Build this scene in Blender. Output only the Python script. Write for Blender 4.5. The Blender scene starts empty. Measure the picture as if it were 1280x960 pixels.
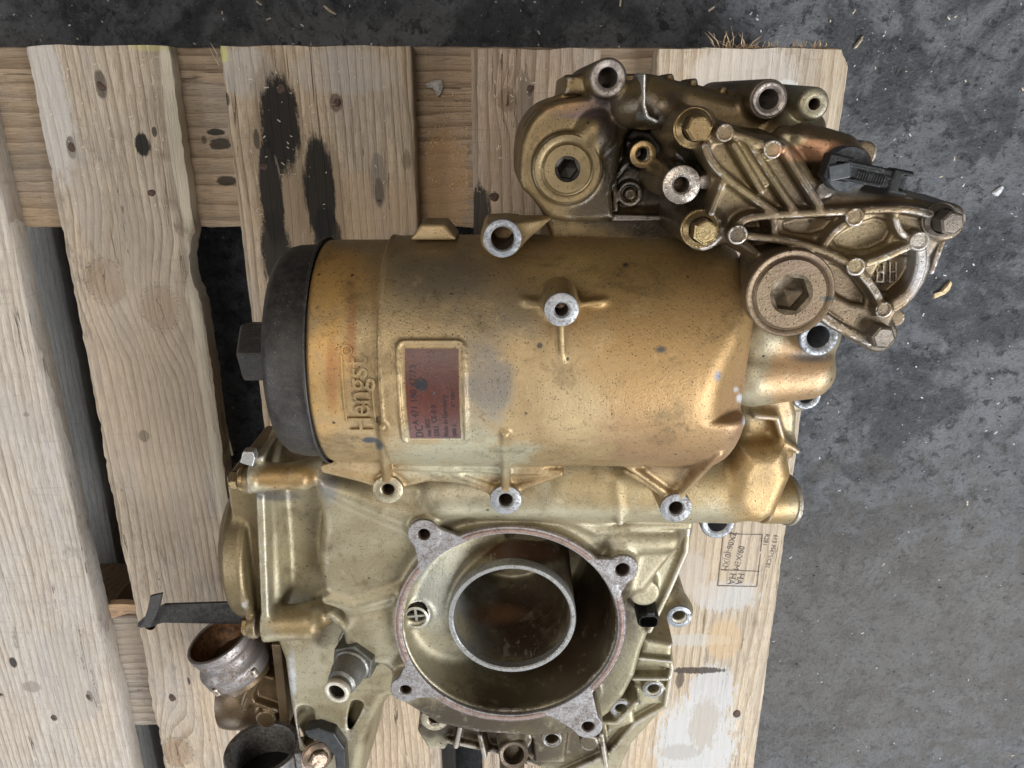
import bpy, bmesh, math, random
import numpy as np
from mathutils import Vector, Matrix

# ------------------------------------------------------------------ camera, world, lights, exposure
H, FPX, TH = 636.0, 967.0, math.radians(19.5)          # camera height over the pallet deck (mm), focal length (px), tilt
sc = bpy.context.scene
C = sc.collection
cam_d = bpy.data.cameras.new('camera')
cam_d.sensor_width = 36.0
cam_d.lens = FPX / 1280 * 36.0
cam_d.clip_start, cam_d.clip_end = 0.01, 200.0
cam = bpy.data.objects.new('camera', cam_d)
cam.location = (0, 0, H * .001)
cam.rotation_euler = (-TH, 0, 0)
C.objects.link(cam)
sc.camera = cam

world = bpy.data.worlds.new('World')
sc.world = world
world.use_nodes = True
bg = world.node_tree.nodes['Background']
bg.inputs[0].default_value = (0.80, 0.86, 1.0, 1)
bg.inputs[1].default_value = 0.05

def area_light(name, loc, target, sx, sy, power, col):
    l = bpy.data.lights.new(name, 'AREA')
    l.shape = 'RECTANGLE'
    l.size, l.size_y, l.energy, l.color = sx, sy, power, col
    o = bpy.data.objects.new(name, l)
    o.location = loc
    d = Vector(target) - Vector(loc)
    o.rotation_euler = d.to_track_quat('-Z', 'Y').to_euler()
    C.objects.link(o)
    return o
area_light('doorway_daylight', (1.55, -1.25, 1.75), (0.0, -0.25, 0.1), 1.5, 1.3, 108, (0.92, 0.96, 1.0))
area_light('front_daylight', (-0.5, -2.7, 1.2), (0.0, -0.25, 0.1), 1.6, 1.0, 24, (0.84, 0.92, 1.0))
area_light('side_fill', (-2.2, -0.7, 1.5), (-0.3, -0.35, -0.1), 1.3, 1.2, 30, (0.92, 0.96, 1.0))  # added fill from the left to lift the dark pallet gap
area_light('top_fill', (-0.5, 0.5, 2.5), (-0.1, -0.1, 0.0), 1.3, 1.0, 27, (1.0, 0.93, 0.84))  # added fill from above, brightens the upper-left boards

sc.view_settings.view_transform = 'Standard'
sc.view_settings.look = 'None'
sc.view_settings.exposure = 0.0
sc.view_settings.gamma = 1.0
sc.cycles.max_bounces = 8
sc.cycles.use_denoising = True

# ------------------------------------------------------------------ helpers: pixels of the photograph <-> millimetres
rng = np.random.default_rng(7)
random.seed(7)
ct, st = math.cos(TH), math.sin(TH)

def ray(px, py):
    x, y = (px - 640) / FPX, (480 - py) / FPX
    return np.array([x, y * ct - st, -y * st - ct])

def U(px, py, z):                                     # point at height z (mm) seen at a pixel
    d = ray(px, py)
    t = (H - z) / -d[2]
    return np.array([d[0] * t, d[1] * t, z])

def S(px, py, z):                                     # mm per pixel there
    return (H - z) / -ray(px, py)[2] / FPX

def UP(pts, z):
    return np.array([U(x, y, z)[:2] for x, y in pts])

def cam_dir(x, y, z):                                 # direction given as right / up in the picture / towards the eye
    v = np.array([x, y * ct + z * st, -y * st + z * ct])
    return v / np.linalg.norm(v)

def eye_dir(px, py, right, up, eye):                  # the same, measured from the line of sight through a pixel
    t = -ray(px, py); t /= np.linalg.norm(t)
    r = np.cross(cam_dir(0, 1, 0), t); r /= np.linalg.norm(r)
    v = right * r + up * np.cross(t, r) + eye * t
    return v / np.linalg.norm(v)

# ------------------------------------------------------------------ helpers: objects
PATCH = {}                                             # stain patches per coat, some with shade painted in, baked to a vertex attribute
def bake(me, patches):
    n = len(me.vertices)
    co = np.empty(n * 3, np.float32); me.vertices.foreach_get('co', co); co = co.reshape(-1, 3) * 1000
    rgb = np.zeros((n, 3), np.float32); al = np.zeros(n, np.float32); wr = np.full(n, .42, np.float32); wa = np.zeros(n, np.float32)
    q_ = co - np.array([0, 0, H], np.float32)                        # stain and shade outlines were measured in the photograph
    yy, zz = q_[:, 1] * ct - q_[:, 2] * st, q_[:, 1] * st + q_[:, 2] * ct
    PXY = np.stack([640 - FPX * q_[:, 0] / zz, 480 + FPX * yy / zz], 1)
    for q in patches:
        c, r, pc, amt, rag, rough = (list(q) + [None])[:6]
        d_ = np.array(c) - (0, 0, H); y_, z_ = d_[1] * ct - d_[2] * st, d_[1] * st + d_[2] * ct
        cp = (640 - FPX * d_[0] / z_, 480 + FPX * y_ / z_); sp = -z_ / FPX
        e = np.sqrt(((PXY[:, 0] - cp[0]) * sp / r[0]) ** 2 + ((PXY[:, 1] - cp[1]) * sp / r[1]) ** 2 + ((co[:, 2] - c[2]) / (r[2] * 1.3)) ** 2)
        w = .45 + .5 * rag
        x = np.clip((1 + w * .75 - e) / (w * 1.5), 0, 1)
        m = x * x * (3 - 2 * x) * amt
        na = m + al * (1 - m)
        k = np.where(na > 1e-4, m / np.maximum(na, 1e-4), 1)[:, None]
        rgb = np.array(pc, np.float32) * k + rgb * (1 - k); al = na
        if rough is not None: wr = np.where(m > 0, wr + (rough - wr) * np.where(wa > 0, m, 1), wr); wa = np.maximum(wa, m)
    a = me.attributes.new('tint', 'FLOAT_COLOR', 'POINT')
    a.data.foreach_set('color', np.concatenate([rgb, al[:, None]], 1).astype(np.float32).ravel())
    b = me.attributes.new('wet', 'FLOAT_COLOR', 'POINT')
    b.data.foreach_set('color', np.stack([wr, wa, wa, wa], 1).astype(np.float32).ravel())

# ------------------------------------------------------------------ helpers: objects
def link(name, me, mat=None, parent=None, smooth=True):
    o = bpy.data.objects.new(name, me)
    C.objects.link(o)
    if mat and not me.materials:
        me.materials.append(mat)
    if mat and PATCH.get(mat.name) and 'tint' not in me.attributes:
        bake(me, PATCH[mat.name])
    if parent:
        o.parent = parent
        if getattr(parent, 'type', '') == 'EMPTY':
            o.location = [-c for c in parent.location]
    if smooth:
        me.shade_smooth()
    return o

def tag(o, label=None, cat=None, group=None, kind=None):
    for k, v in (('label', label), ('category', cat), ('group', group), ('kind', kind)):
        if v: o[k] = v
    return o

def empty(name, loc):
    o = bpy.data.objects.new(name, None)
    o.empty_display_size = .02
    o.location = loc
    C.objects.link(o)
    return o

def mesh(name, v, f):                                 # v in mm
    me = bpy.data.meshes.new(name)
    me.from_pydata((np.asarray(v, float) * .001).tolist(), [], [list(map(int, q)) for q in f])
    me.update()
    return me

def quad_mesh(name, v, q):                            # big quad meshes, fast
    me = bpy.data.meshes.new(name)
    v = np.ascontiguousarray(v * .001, np.float32)
    q = np.ascontiguousarray(q, np.int32)
    me.vertices.add(len(v)); me.vertices.foreach_set('co', v.ravel())
    me.loops.add(q.size); me.loops.foreach_set('vertex_index', q.ravel())
    me.polygons.add(len(q))
    me.polygons.foreach_set('loop_start', np.arange(0, q.size, 4, dtype=np.int32))
    me.update(calc_edges=True); me.validate()
    return me

def frame_of(d):
    d = np.asarray(d, float); d = d / np.linalg.norm(d)
    a = np.array([0, 1, 0]) if abs(d[1]) < .9 else np.array([1., 0, 0])
    x = np.cross(a, d); x /= np.linalg.norm(x)
    return np.stack([x, np.cross(d, x), d], 1)        # columns

def lathe(prof, seg=48, at=(0, 0, 0), d=(0, 0, 1), arc=None, wob=0):
    """surface of revolution of (radius, height) pairs about direction d"""
    R = frame_of(d); n = len(prof)
    full = arc is None
    a0, a1 = (0, 2 * math.pi) if full else arc
    m = seg if full else seg + 1
    v = []
    for i in range(m):
        a = a0 + (a1 - a0) * i / seg
        for r, h in prof:
            rr = r * (1 + wob * math.sin(3 * a + 1))
            v.append(R @ np.array([rr * math.cos(a), rr * math.sin(a), h]) + np.asarray(at, float))
    f = []
    for i in range(seg):
        j = (i + 1) % m
        for k in range(n - 1):
            f.append([i * n + k, j * n + k, j * n + k + 1, i * n + k + 1])
    return v, f

def merge(*vf):
    V, F = [], []
    for v, f in vf:
        b = len(V); V += [np.asarray(p, float) for p in v]; F += [[i + b for i in q] for q in f]
    return V, F

def prism(poly, z0, z1, at=(0, 0, 0), d=(0, 0, 1), ch=0, rot=0):
    """polygon (local xy) extruded along d with a chamfered top"""
    R = frame_of(d); p = np.asarray(poly, float); n = len(p)
    c, s = math.cos(rot), math.sin(rot)
    p = p @ np.array([[c, s], [-s, c]])
    cen = p.mean(0)
    rows = [(p, z0)]
    if ch:
        sc_ = 1 - ch / np.linalg.norm(p - cen, axis=1).max()
        rows += [(p, z1 - ch * .6), (cen + (p - cen) * sc_, z1)]
    else:
        rows += [(p, z1)]
    v = [R @ np.array([q[0], q[1], z]) + np.asarray(at, float) for row, z in rows for q in row]
    f = [list(range(n))[::-1], list(range(n * (len(rows) - 1), n * len(rows)))]
    for r in range(len(rows) - 1):
        for i in range(n):
            j = (i + 1) % n
            f.append([r * n + i, r * n + j, (r + 1) * n + j, (r + 1) * n + i])
    return v, f

def hexa(r, n=6): return [(r * math.cos(2 * math.pi * i / n), r * math.sin(2 * math.pi * i / n)) for i in range(n)]

def bevel(o, w, seg=2, ang=35):
    m = o.modifiers.new('bevel', 'BEVEL')
    m.width, m.segments, m.limit_method, m.angle_limit = w * .001, seg, 'ANGLE', math.radians(ang)
    m.harden_normals = False
    return o

def sharp(o, ang=38):
    o.data.set_sharp_from_angle(angle=math.radians(ang))
    return o

# ------------------------------------------------------------------ helpers: castings as distance fields, meshed with surface nets
class Field:
    def __init__(s, lo, hi, h):
        s.lo, s.h = np.array(lo, float), h
        s.n = np.ceil((np.array(hi, float) - s.lo) / h).astype(int) + 1
        s.F = np.full(s.n, 60., np.float32)
        s.ax = [(s.lo[i] + h * np.arange(s.n[i])).astype(np.float32) for i in range(3)]
    def _do(s, prim, k, op):
        fn, lo, hi = prim
        m = k + 2.5 * s.h
        a = np.clip(np.floor((np.array(lo) - m - s.lo) / s.h).astype(int), 0, s.n - 1)
        b = np.clip(np.ceil((np.array(hi) + m - s.lo) / s.h).astype(int) + 1, 1, s.n)
        if (b <= a).any(): return
        sl = tuple(slice(a[i], b[i]) for i in range(3))
        X, Y, Z = s.ax[0][sl[0], None, None], s.ax[1][None, sl[1], None], s.ax[2][None, None, sl[2]]
        d = fn(X, Y, Z).astype(np.float32)
        F = s.F[sl]
        s.F[sl] = smin(F, d, k) if op > 0 else -smin(-F, d, k)
    def add(s, prim, k=3.): s._do(prim, k, 1); return s
    def cut(s, prim, k=.6): s._do(prim, k, -1); return s
    def mesh(s, name, edge=True):
        F, h = s.F, s.h
        if edge:                                       # convexity, for paint worn off the edges
            B = np.clip(F, -6 * h, 6 * h)
            w = 2
            for ax in range(3):
                q = np.concatenate([np.repeat(np.take(B, [0], ax), w + 1, ax), B, np.repeat(np.take(B, [-1], ax), w, ax)], ax)
                cs = np.cumsum(q, ax, dtype=np.float32)
                n_ = B.shape[ax]
                B = (np.take(cs, range(2 * w + 1, 2 * w + 1 + n_), ax) - np.take(cs, range(0, n_), ax)) / (2 * w + 1)
        for ax in range(3):                            # close the surface at the border
            for e in (0, -1):
                ix = [slice(None)] * 3; ix[ax] = e
                F[tuple(ix)] = np.maximum(F[tuple(ix)], .3)
        I = F < 0
        c = np.zeros(np.array(F.shape) - 1, np.int8)
        offs = [(i, j, k) for i in (0, 1) for j in (0, 1) for k in (0, 1)]
        def sl(o): return tuple(slice(o[i], F.shape[i] - 1 + o[i]) for i in range(3))
        for o in offs: c += I[sl(o)]
        act = (c > 0) & (c < 8)
        ijk = np.argwhere(act)
        idx = np.full(act.shape, -1, np.int32); idx[act] = np.arange(len(ijk), dtype=np.int32)
        val = {o: F[sl(o)][act] for o in offs}
        acc = np.zeros((len(ijk), 3)); cnt = np.zeros(len(ijk))
        for o in offs:
            for ax in range(3):
                if o[ax]: continue
                p = list(o); p[ax] = 1; p = tuple(p)
                fa, fb = val[o], val[p]
                m = (fa < 0) != (fb < 0)
                t = fa[m] / (fa[m] - fb[m])
                q = np.tile(np.array(o, float), (m.sum(), 1)); q[:, ax] += t
                acc[m] += q; cnt[m] += 1
        v = s.lo + h * (ijk + acc / cnt[:, None])
        quads = []
        for ax in range(3):
            a, b = [(1, 2), (2, 0), (0, 1)][ax]
            s0 = [slice(None)] * 3; s1 = [slice(None)] * 3
            s0[ax], s1[ax] = slice(0, -1), slice(1, None)
            for w in (a, b): s0[w] = s1[w] = slice(1, -1)
            A0, A1 = I[tuple(s0)], I[tuple(s1)]
            e = np.argwhere(A0 != A1)
            fl = A0[tuple(e.T)]
            base = e.copy(); base[:, a] += 1; base[:, b] += 1
            def cell(da, db):
                q = base.copy(); q[:, a] -= da; q[:, b] -= db
                return idx[tuple(q.T)]
            Q = np.stack([cell(1, 1), cell(0, 1), cell(0, 0), cell(1, 0)], 1)
            Q[~fl] = Q[~fl][:, ::-1]
            quads.append(Q)
        q = np.concatenate(quads)
        q = q[(q >= 0).all(1)]
        me = quad_mesh(name, v, q)
        if edge:
            ii = np.minimum(np.rint((v - s.lo) / h).astype(int), np.array(F.shape) - 1)
            e = (B - np.clip(F, -6 * h, 6 * h))[tuple(ii.T)] / h
            at = me.attributes.new('edge', 'FLOAT', 'POINT')
            if len(me.vertices) == len(e): at.data.foreach_set('value', np.ascontiguousarray(e, np.float32))
        return me

def smin(a, b, k):
    if k <= 0: return np.minimum(a, b)
    h = np.clip(.5 + .5 * (b - a) / k, 0, 1)
    return b * (1 - h) + a * h - k * h * (1 - h)

def _rnd(dx, dy, r):
    dx, dy = dx + r, dy + r
    return np.minimum(np.maximum(dx, dy), 0) + np.sqrt(np.maximum(dx, 0) ** 2 + np.maximum(dy, 0) ** 2) - r

def rcone(a, b, ra, rb=None):
    a, b = np.array(a, float), np.array(b, float); rb = ra if rb is None else rb
    ab = b - a; L2 = float(ab @ ab) or 1e-6
    def fn(X, Y, Z):
        t = np.clip(((X - a[0]) * ab[0] + (Y - a[1]) * ab[1] + (Z - a[2]) * ab[2]) / L2, 0, 1)
        return np.sqrt((X - a[0] - t * ab[0]) ** 2 + (Y - a[1] - t * ab[1]) ** 2 + (Z - a[2] - t * ab[2]) ** 2) - (ra + (rb - ra) * t)
    r = max(ra, rb)
    return fn, np.minimum(a, b) - r, np.maximum(a, b) + r

def ball(c, r): return rcone(c, np.array(c) + [0, 0, .01], r)

def ellip(c, r):
    c, r = np.array(c, float), np.array(r, float)
    def fn(X, Y, Z):
        q = np.sqrt(((X - c[0]) / r[0]) ** 2 + ((Y - c[1]) / r[1]) ** 2 + ((Z - c[2]) / r[2]) ** 2)
        return (q - 1) * r.min()
    return fn, c - r, c + r

def cyl(a, b, ra, rb=None, rnd=1.):
    a, b = np.array(a, float), np.array(b, float); rb = ra if rb is None else rb
    L = np.linalg.norm(b - a); u = (b - a) / L
    def fn(X, Y, Z):
        t = (X - a[0]) * u[0] + (Y - a[1]) * u[1] + (Z - a[2]) * u[2]
        q2 = (X - a[0]) ** 2 + (Y - a[1]) ** 2 + (Z - a[2]) ** 2 - t * t
        q = np.sqrt(np.maximum(q2, 0))
        return _rnd(q - (ra + (rb - ra) * np.clip(t / L, 0, 1)), np.abs(t - L / 2) - L / 2, rnd)
    r = max(ra, rb)
    return fn, np.minimum(a, b) - r, np.maximum(a, b) + r

def vcyl(px, py, z1, z0, rpx, taper=0, rnd=1.):       # upright cylinder whose top shows at a pixel
    p = U(px, py, z1); r = rpx * S(px, py, z1)
    return cyl([p[0], p[1], z0], p, r + taper, r, rnd)

def box(c, half, R=None, rnd=1.):
    c, half = np.array(c, float), np.array(half, float)
    R = np.eye(3) if R is None else np.asarray(R)
    def fn(X, Y, Z):
        dx, dy, dz = X - c[0], Y - c[1], Z - c[2]
        q = [np.abs(dx * R[0, i] + dy * R[1, i] + dz * R[2, i]) - half[i] + rnd for i in range(3)]
        return np.minimum(np.maximum(np.maximum(q[0], q[1]), q[2]), 0) + np.sqrt(sum(np.maximum(w, 0) ** 2 for w in q)) - rnd
    e = np.abs(R) @ half
    return fn, c - e, c + e

def poly2(p, X, Y):                                   # signed distance to a polygon, 2D
    d = np.full(np.broadcast(X, Y).shape, 1e9); sg = np.ones(d.shape)
    n = len(p)
    for i in range(n):
        a, b = p[i], p[i - 1]
        e = b - a
        wx, wy = X - a[0], Y - a[1]
        t = np.clip((wx * e[0] + wy * e[1]) / max(e @ e, 1e-9), 0, 1)
        d = np.minimum(d, (wx - t * e[0]) ** 2 + (wy - t * e[1]) ** 2)
        c1, c2, c3 = Y >= a[1], Y < b[1], e[0] * wy > e[1] * wx
        sg = np.where((c1 & c2 & c3) | (~c1 & ~c2 & ~c3), -sg, sg)
    return sg * np.sqrt(d)

def slab(pts, z0, z1, rnd=2., draft=0., grow=0.):     # polygon (world xy, mm) extruded upright with rounded edges
    p = np.asarray(pts, float); zc, hz = (z0 + z1) / 2, (z1 - z0) / 2
    def fn(X, Y, Z):
        d2 = poly2(p, X, Y) - grow
        return _rnd(d2 - draft * (z1 - Z), np.abs(Z - zc) - hz + 0 * d2, rnd)
    g = grow + max(0, draft * (z1 - z0))
    return fn, [p[:, 0].min() - g, p[:, 1].min() - g, z0], [p[:, 0].max() + g, p[:, 1].max() + g, z1]

def chaikin(p, n=2):
    p = np.asarray(p, float)
    for _ in range(n):
        q = np.roll(p, -1, 0)
        p = np.stack([p * .75 + q * .25, p * .25 + q * .75], 1).reshape(-1, 2)
    return p
def pslab(px, z0, z1, sm=0, **k):
    q = UP(px, z1)
    return slab(chaikin(q, sm) if sm else q, z0, z1, **k)
def curve(pts, n=2):                                  # rounded polyline
    p = np.asarray(pts, float)
    for _ in range(n):
        a, b = p[:-1], p[1:]
        p = np.concatenate([p[:1], np.stack([a * .75 + b * .25, a * .25 + b * .75], 1).reshape(-1, 2)[1:-1], p[-1:]])
    return [tuple(q) for q in p]

def rib(px, z0, z1, wpx, draft=.06, rnd=None):        # wall along a polyline of pixels, w = half width in px
    p = UP(px, z1); w = wpx * S(*px[0], z1)
    rnd = w * .8 if rnd is None else rnd
    zc, hz = (z0 + z1) / 2, (z1 - z0) / 2
    def fn(X, Y, Z):
        d = np.full(np.broadcast(X, Y).shape, 1e9)
        for a, b in zip(p[:-1], p[1:]):
            e = b - a
            t = np.clip(((X - a[0]) * e[0] + (Y - a[1]) * e[1]) / max(e @ e, 1e-9), 0, 1)
            d = np.minimum(d, (X - a[0] - t * e[0]) ** 2 + (Y - a[1] - t * e[1]) ** 2)
        return _rnd(np.sqrt(d) - w - draft * (z1 - Z), np.abs(Z - zc) - hz + 0 * d, rnd)
    g = w + draft * (z1 - z0)
    return fn, [p[:, 0].min() - g, p[:, 1].min() - g, z0], [p[:, 0].max() + g, p[:, 1].max() + g, z1]

def web(a, b, c, t):                                  # triangular plate
    a, b, c = (np.array(q, float) for q in (a, b, c))
    ba, cb, ac = b - a, c - b, a - c
    n = np.cross(ba, ac)
    es = [(ba, a, np.cross(ba, n)), (cb, b, np.cross(cb, n)), (ac, c, np.cross(ac, n))]
    def fn(X, Y, Z):
        inside = 0; dd = 1e9
        for e, o, m in es:
            px, py, pz = X - o[0], Y - o[1], Z - o[2]
            inside = inside + np.sign(m[0] * px + m[1] * py + m[2] * pz)
            q = np.clip((e[0] * px + e[1] * py + e[2] * pz) / (e @ e), 0, 1)
            dd = np.minimum(dd, (e[0] * q - px) ** 2 + (e[1] * q - py) ** 2 + (e[2] * q - pz) ** 2)
        pl = (n[0] * (X - a[0]) + n[1] * (Y - a[1]) + n[2] * (Z - a[2])) ** 2 / (n @ n)
        return np.sqrt(np.where(inside < 2, dd, pl)) - t
    P = np.stack([a, b, c])
    return fn, P.min(0) - t, P.max(0) + t
# ------------------------------------------------------------------ materials
class T:
    def __init__(s, name):
        s.m = bpy.data.materials.new(name); s.m.use_nodes = True
        s.t = s.m.node_tree; s.t.nodes.clear()
        s.out = s.t.nodes.new('ShaderNodeOutputMaterial')
        s.bsdf = s.t.nodes.new('ShaderNodeBsdfPrincipled')
        s.t.links.new(s.bsdf.outputs[0], s.out.inputs[0])
        s.co = s.t.nodes.new('ShaderNodeTexCoord').outputs['Object']
    def put(s, sock, v):
        if isinstance(v, bpy.types.NodeSocket): s.t.links.new(v, sock)
        elif v is not None:
            if isinstance(v, tuple) and len(v) == 3 and sock.type == 'RGBA': v = (*v, 1)
            sock.default_value = v
    def n(s, typ, ins=(), out=0, **props):
        nd = s.t.nodes.new(typ)
        for k, v in props.items(): setattr(nd, k, v)
        for k, v in dict(ins).items(): s.put(nd.inputs[k], v)
        return nd.outputs[out]
    def math(s, op, a, b=None, c=None, clamp=False):
        d = {0: a}
        if b is not None: d[1] = b
        if c is not None: d[2] = c
        return s.n('ShaderNodeMath', d, operation=op, use_clamp=clamp)
    def mix(s, f, a, b, mode='MIX'):
        return s.n('ShaderNodeMix', {0: f, 6: a, 7: b}, out=2, data_type='RGBA', blend_type=mode)
    def vec(s, op, a, b, out=0):
        return s.n('ShaderNodeVectorMath', {0: a, 1: b}, out=out, operation=op)
    def mapping(s, v, scale=(1, 1, 1), loc=(0, 0, 0), rot=(0, 0, 0)):
        return s.n('ShaderNodeMapping', {0: v, 1: loc, 2: rot, 3: scale})
    def noise(s, v, scale, detail=4., rough=.55, dist=0., out=0):
        return s.n('ShaderNodeTexNoise', {'Vector': v, 'Scale': scale, 'Detail': detail, 'Roughness': rough, 'Distortion': dist}, out=out)
    def voro(s, v, scale, feature='F1', rnd=1., out=0):
        return s.n('ShaderNodeTexVoronoi', {'Vector': v, 'Scale': scale, 'Randomness': rnd}, out=out, feature=feature)
    def step(s, f, a, b, lo=0., hi=1.):               # smooth ramp a->b
        return s.n('ShaderNodeMapRange', {0: f, 1: a, 2: b, 3: lo, 4: hi}, interpolation_type='SMOOTHSTEP', clamp=True)
    def ell(s, c, r, rot=0., v=None):                 # 0 at the centre, 1 on the ellipsoid (metres)
        q = s.vec('SUBTRACT', v or s.co, tuple(c))
        if rot: q = s.n('ShaderNodeVectorRotate', {'Vector': q, 'Angle': rot}, rotation_type='Z_AXIS')
        q = s.vec('DIVIDE', q, tuple(r))
        return s.vec('LENGTH', q, (0, 0, 0), out=1)
    def bump(s, h, strength, dist=.001, prev=None):
        d = {'Height': h, 'Strength': strength, 'Distance': dist}
        if prev is not None: d['Normal'] = prev
        return s.n('ShaderNodeBump', d)
    def done(s, **kw):
        for k, v in kw.items(): s.put(s.bsdf.inputs[k], v)
        return s.m

def mm(p): return tuple(float(c) * .001 for c in p)

def cast_gold(name, c1, c2, patches=(), metal=.6, rough=.42, speck=1., wear=.0, seed=0., c3=(.10, .07, .03), rough_var=.12):
    """yellow-tinted cast aluminium: c1/c2 blotches, oil specks, stain and shade patches, bare metal worn through on edges"""
    t = T(name)
    v = t.vec('ADD', t.co, (seed, seed * .7, 0))
    big = t.noise(v, 14, 4, .6, .6)
    mid = t.noise(v, 60, 5, .65)
    fine = t.noise(v, 900, 3, .6)
    col = t.mix(t.step(t.math('ADD', t.math('MULTIPLY', big, .7), t.math('MULTIPLY', mid, .3)), .36, .64), c1, c2)
    ragged = t.noise(v, 45, 6, .65, .4)
    r_out = t.math('ADD', rough - rough_var / 2, t.math('MULTIPLY', mid, rough_var))
    met = metal
    PATCH[t.m.name] = list(patches)
    if patches:
        tc = t.n('ShaderNodeAttribute', attribute_name='tint'); ta = t.n('ShaderNodeAttribute', out=3, attribute_name='tint')
        k = t.step(t.math('ADD', ta, t.math('MULTIPLY', t.math('SUBTRACT', ragged, .5), 1.15)), .26, .80)
        k = t.math('MULTIPLY', k, t.step(ta, 0, .12))
        col = t.mix(k, col, tc)
        ws = t.n('ShaderNodeAttribute', attribute_name='wet')
        wv = t.n('ShaderNodeSeparateColor', {0: ws}); wa = t.n('ShaderNodeSeparateColor', {0: ws}, out=1)
        wk = t.step(t.math('ADD', wa, t.math('MULTIPLY', t.math('SUBTRACT', ragged, .5), .8)), .3, .75)
        r_out = t.n('ShaderNodeMix', {0: wk, 2: r_out, 3: wv})
        met = t.math('SUBTRACT', metal, t.math('MULTIPLY', wk, metal * .6))
    # grain of the paint
    col = t.mix(t.step(fine, .25, .75), t.mix(.16, col, c3), col)
    # dull film of dried oil
    film = t.step(t.noise(v, 30, 7, .7, .3), .50, .70, 0, .62)
    col = t.mix(film, col, c3)
    gr_ = t.step(t.noise(v, 210, 6, .75, .3), .54, .70, 0, .5)
    col = t.mix(gr_, col, tuple(c * .6 for c in c3))
    dust = t.step(t.noise(v, 75, 6, .7), .56, .72, 0, .30)
    col = t.mix(dust, col, tuple(min(.8, c * 1.45) for c in c1))
    # specks: small hard dots of soot, two sizes
    w = t.vec('ADD', v, t.vec('MULTIPLY', t.noise(v, 300, 2, .5, out=1), (.0012, .0012, .0012)))
    s1 = t.step(t.voro(w, 620), .25, .14)
    g1 = t.step(t.n('ShaderNodeSeparateColor', {0: t.voro(w, 620, out=1)}), .66 / max(speck, .01) ** .3, .70 / max(speck, .01) ** .3)
    s2 = t.step(t.voro(w, 130), .16, .08)
    g2 = t.step(t.n('ShaderNodeSeparateColor', {0: t.voro(w, 130, out=1)}, out=1), .91, .93)
    sp = t.math('MAXIMUM', t.math('MULTIPLY', s1, g1), t.math('MULTIPLY', s2, g2))
    if speck > 0:
        col = t.mix(t.math('MULTIPLY', sp, .85), col, (.02, .016, .012))
        r_out = t.math('ADD', r_out, t.math('MULTIPLY', sp, .2))
    if wear:
        pt = t.n('ShaderNodeAttribute', out=2, attribute_name='edge')
        wn = t.math('SUBTRACT', t.math('ADD', t.math('MULTIPLY', t.noise(v, 55, 3, .6), .6), t.math('MULTIPLY', t.noise(v, 240, 5, .7), .4)), .5)
        ed = t.step(t.math('ADD', pt, t.math('MULTIPLY', wn, 2.6)), .42, .60, 0, wear)
        col = t.mix(ed, col, (.44, .40, .365))
    b = t.bump(t.noise(v, 620, 5, .7), .38, .0007)
    b = t.bump(t.noise(v, 120, 3, .6), .12, .001, b)
    b = t.bump(sp, .4, .0004, b)
    return t.done(**{'Base Color': col, 'Metallic': met, 'Roughness': r_out, 'Normal': b})

def machined(name, col, dirt, amount=.45, rough=.35, metal=.9, ring=None, scale=1.):
    """bare machined metal with grime"""
    t = T(name)
    a = t.noise(t.co, 620 * scale, 5, .7, .2)
    b2 = t.noise(t.co, 150 * scale, 5, .7)
    k = t.step(t.math('ADD', t.math('MULTIPLY', a, .55), t.math('MULTIPLY', b2, .45)), .60 - amount * .3, .78 - amount * .25)
    c = t.mix(k, col, dirt)
    c = t.mix(t.step(t.noise(t.co, 1500, 2, .5), .56, .66, 0, .5), c, (.05, .04, .035))
    return t.done(**{'Base Color': c, 'Metallic': t.step(k, 0, 1, metal, metal * .35),
                     'Roughness': t.math('ADD', rough, t.math('MULTIPLY', k, .3)),
                     'Normal': t.bump(a, .35, .0008)})

def plain(name, col, rough=.5, metal=0., spec=.5, var=.25, bump=.15, scale=220.):
    t = T(name)
    nz = t.noise(t.co, scale, 5, .65)
    dk = tuple(c * (1 - var) for c in col); lt = tuple(min(1, c * (1 + var)) for c in col)
    c = t.mix(t.step(nz, .3, .7), dk, lt)
    du = t.step(t.noise(t.co, 1300, 2, .5), .66, .72, 0, .5)
    c = t.mix(du, c, (.25, .22, .19))
    return t.done(**{'Base Color': c, 'Metallic': metal, 'Roughness': t.math('ADD', rough - .08, t.math('MULTIPLY', nz, .16)),
                     'Specular IOR Level': spec, 'Normal': t.bump(nz, bump, .0006)})

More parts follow.
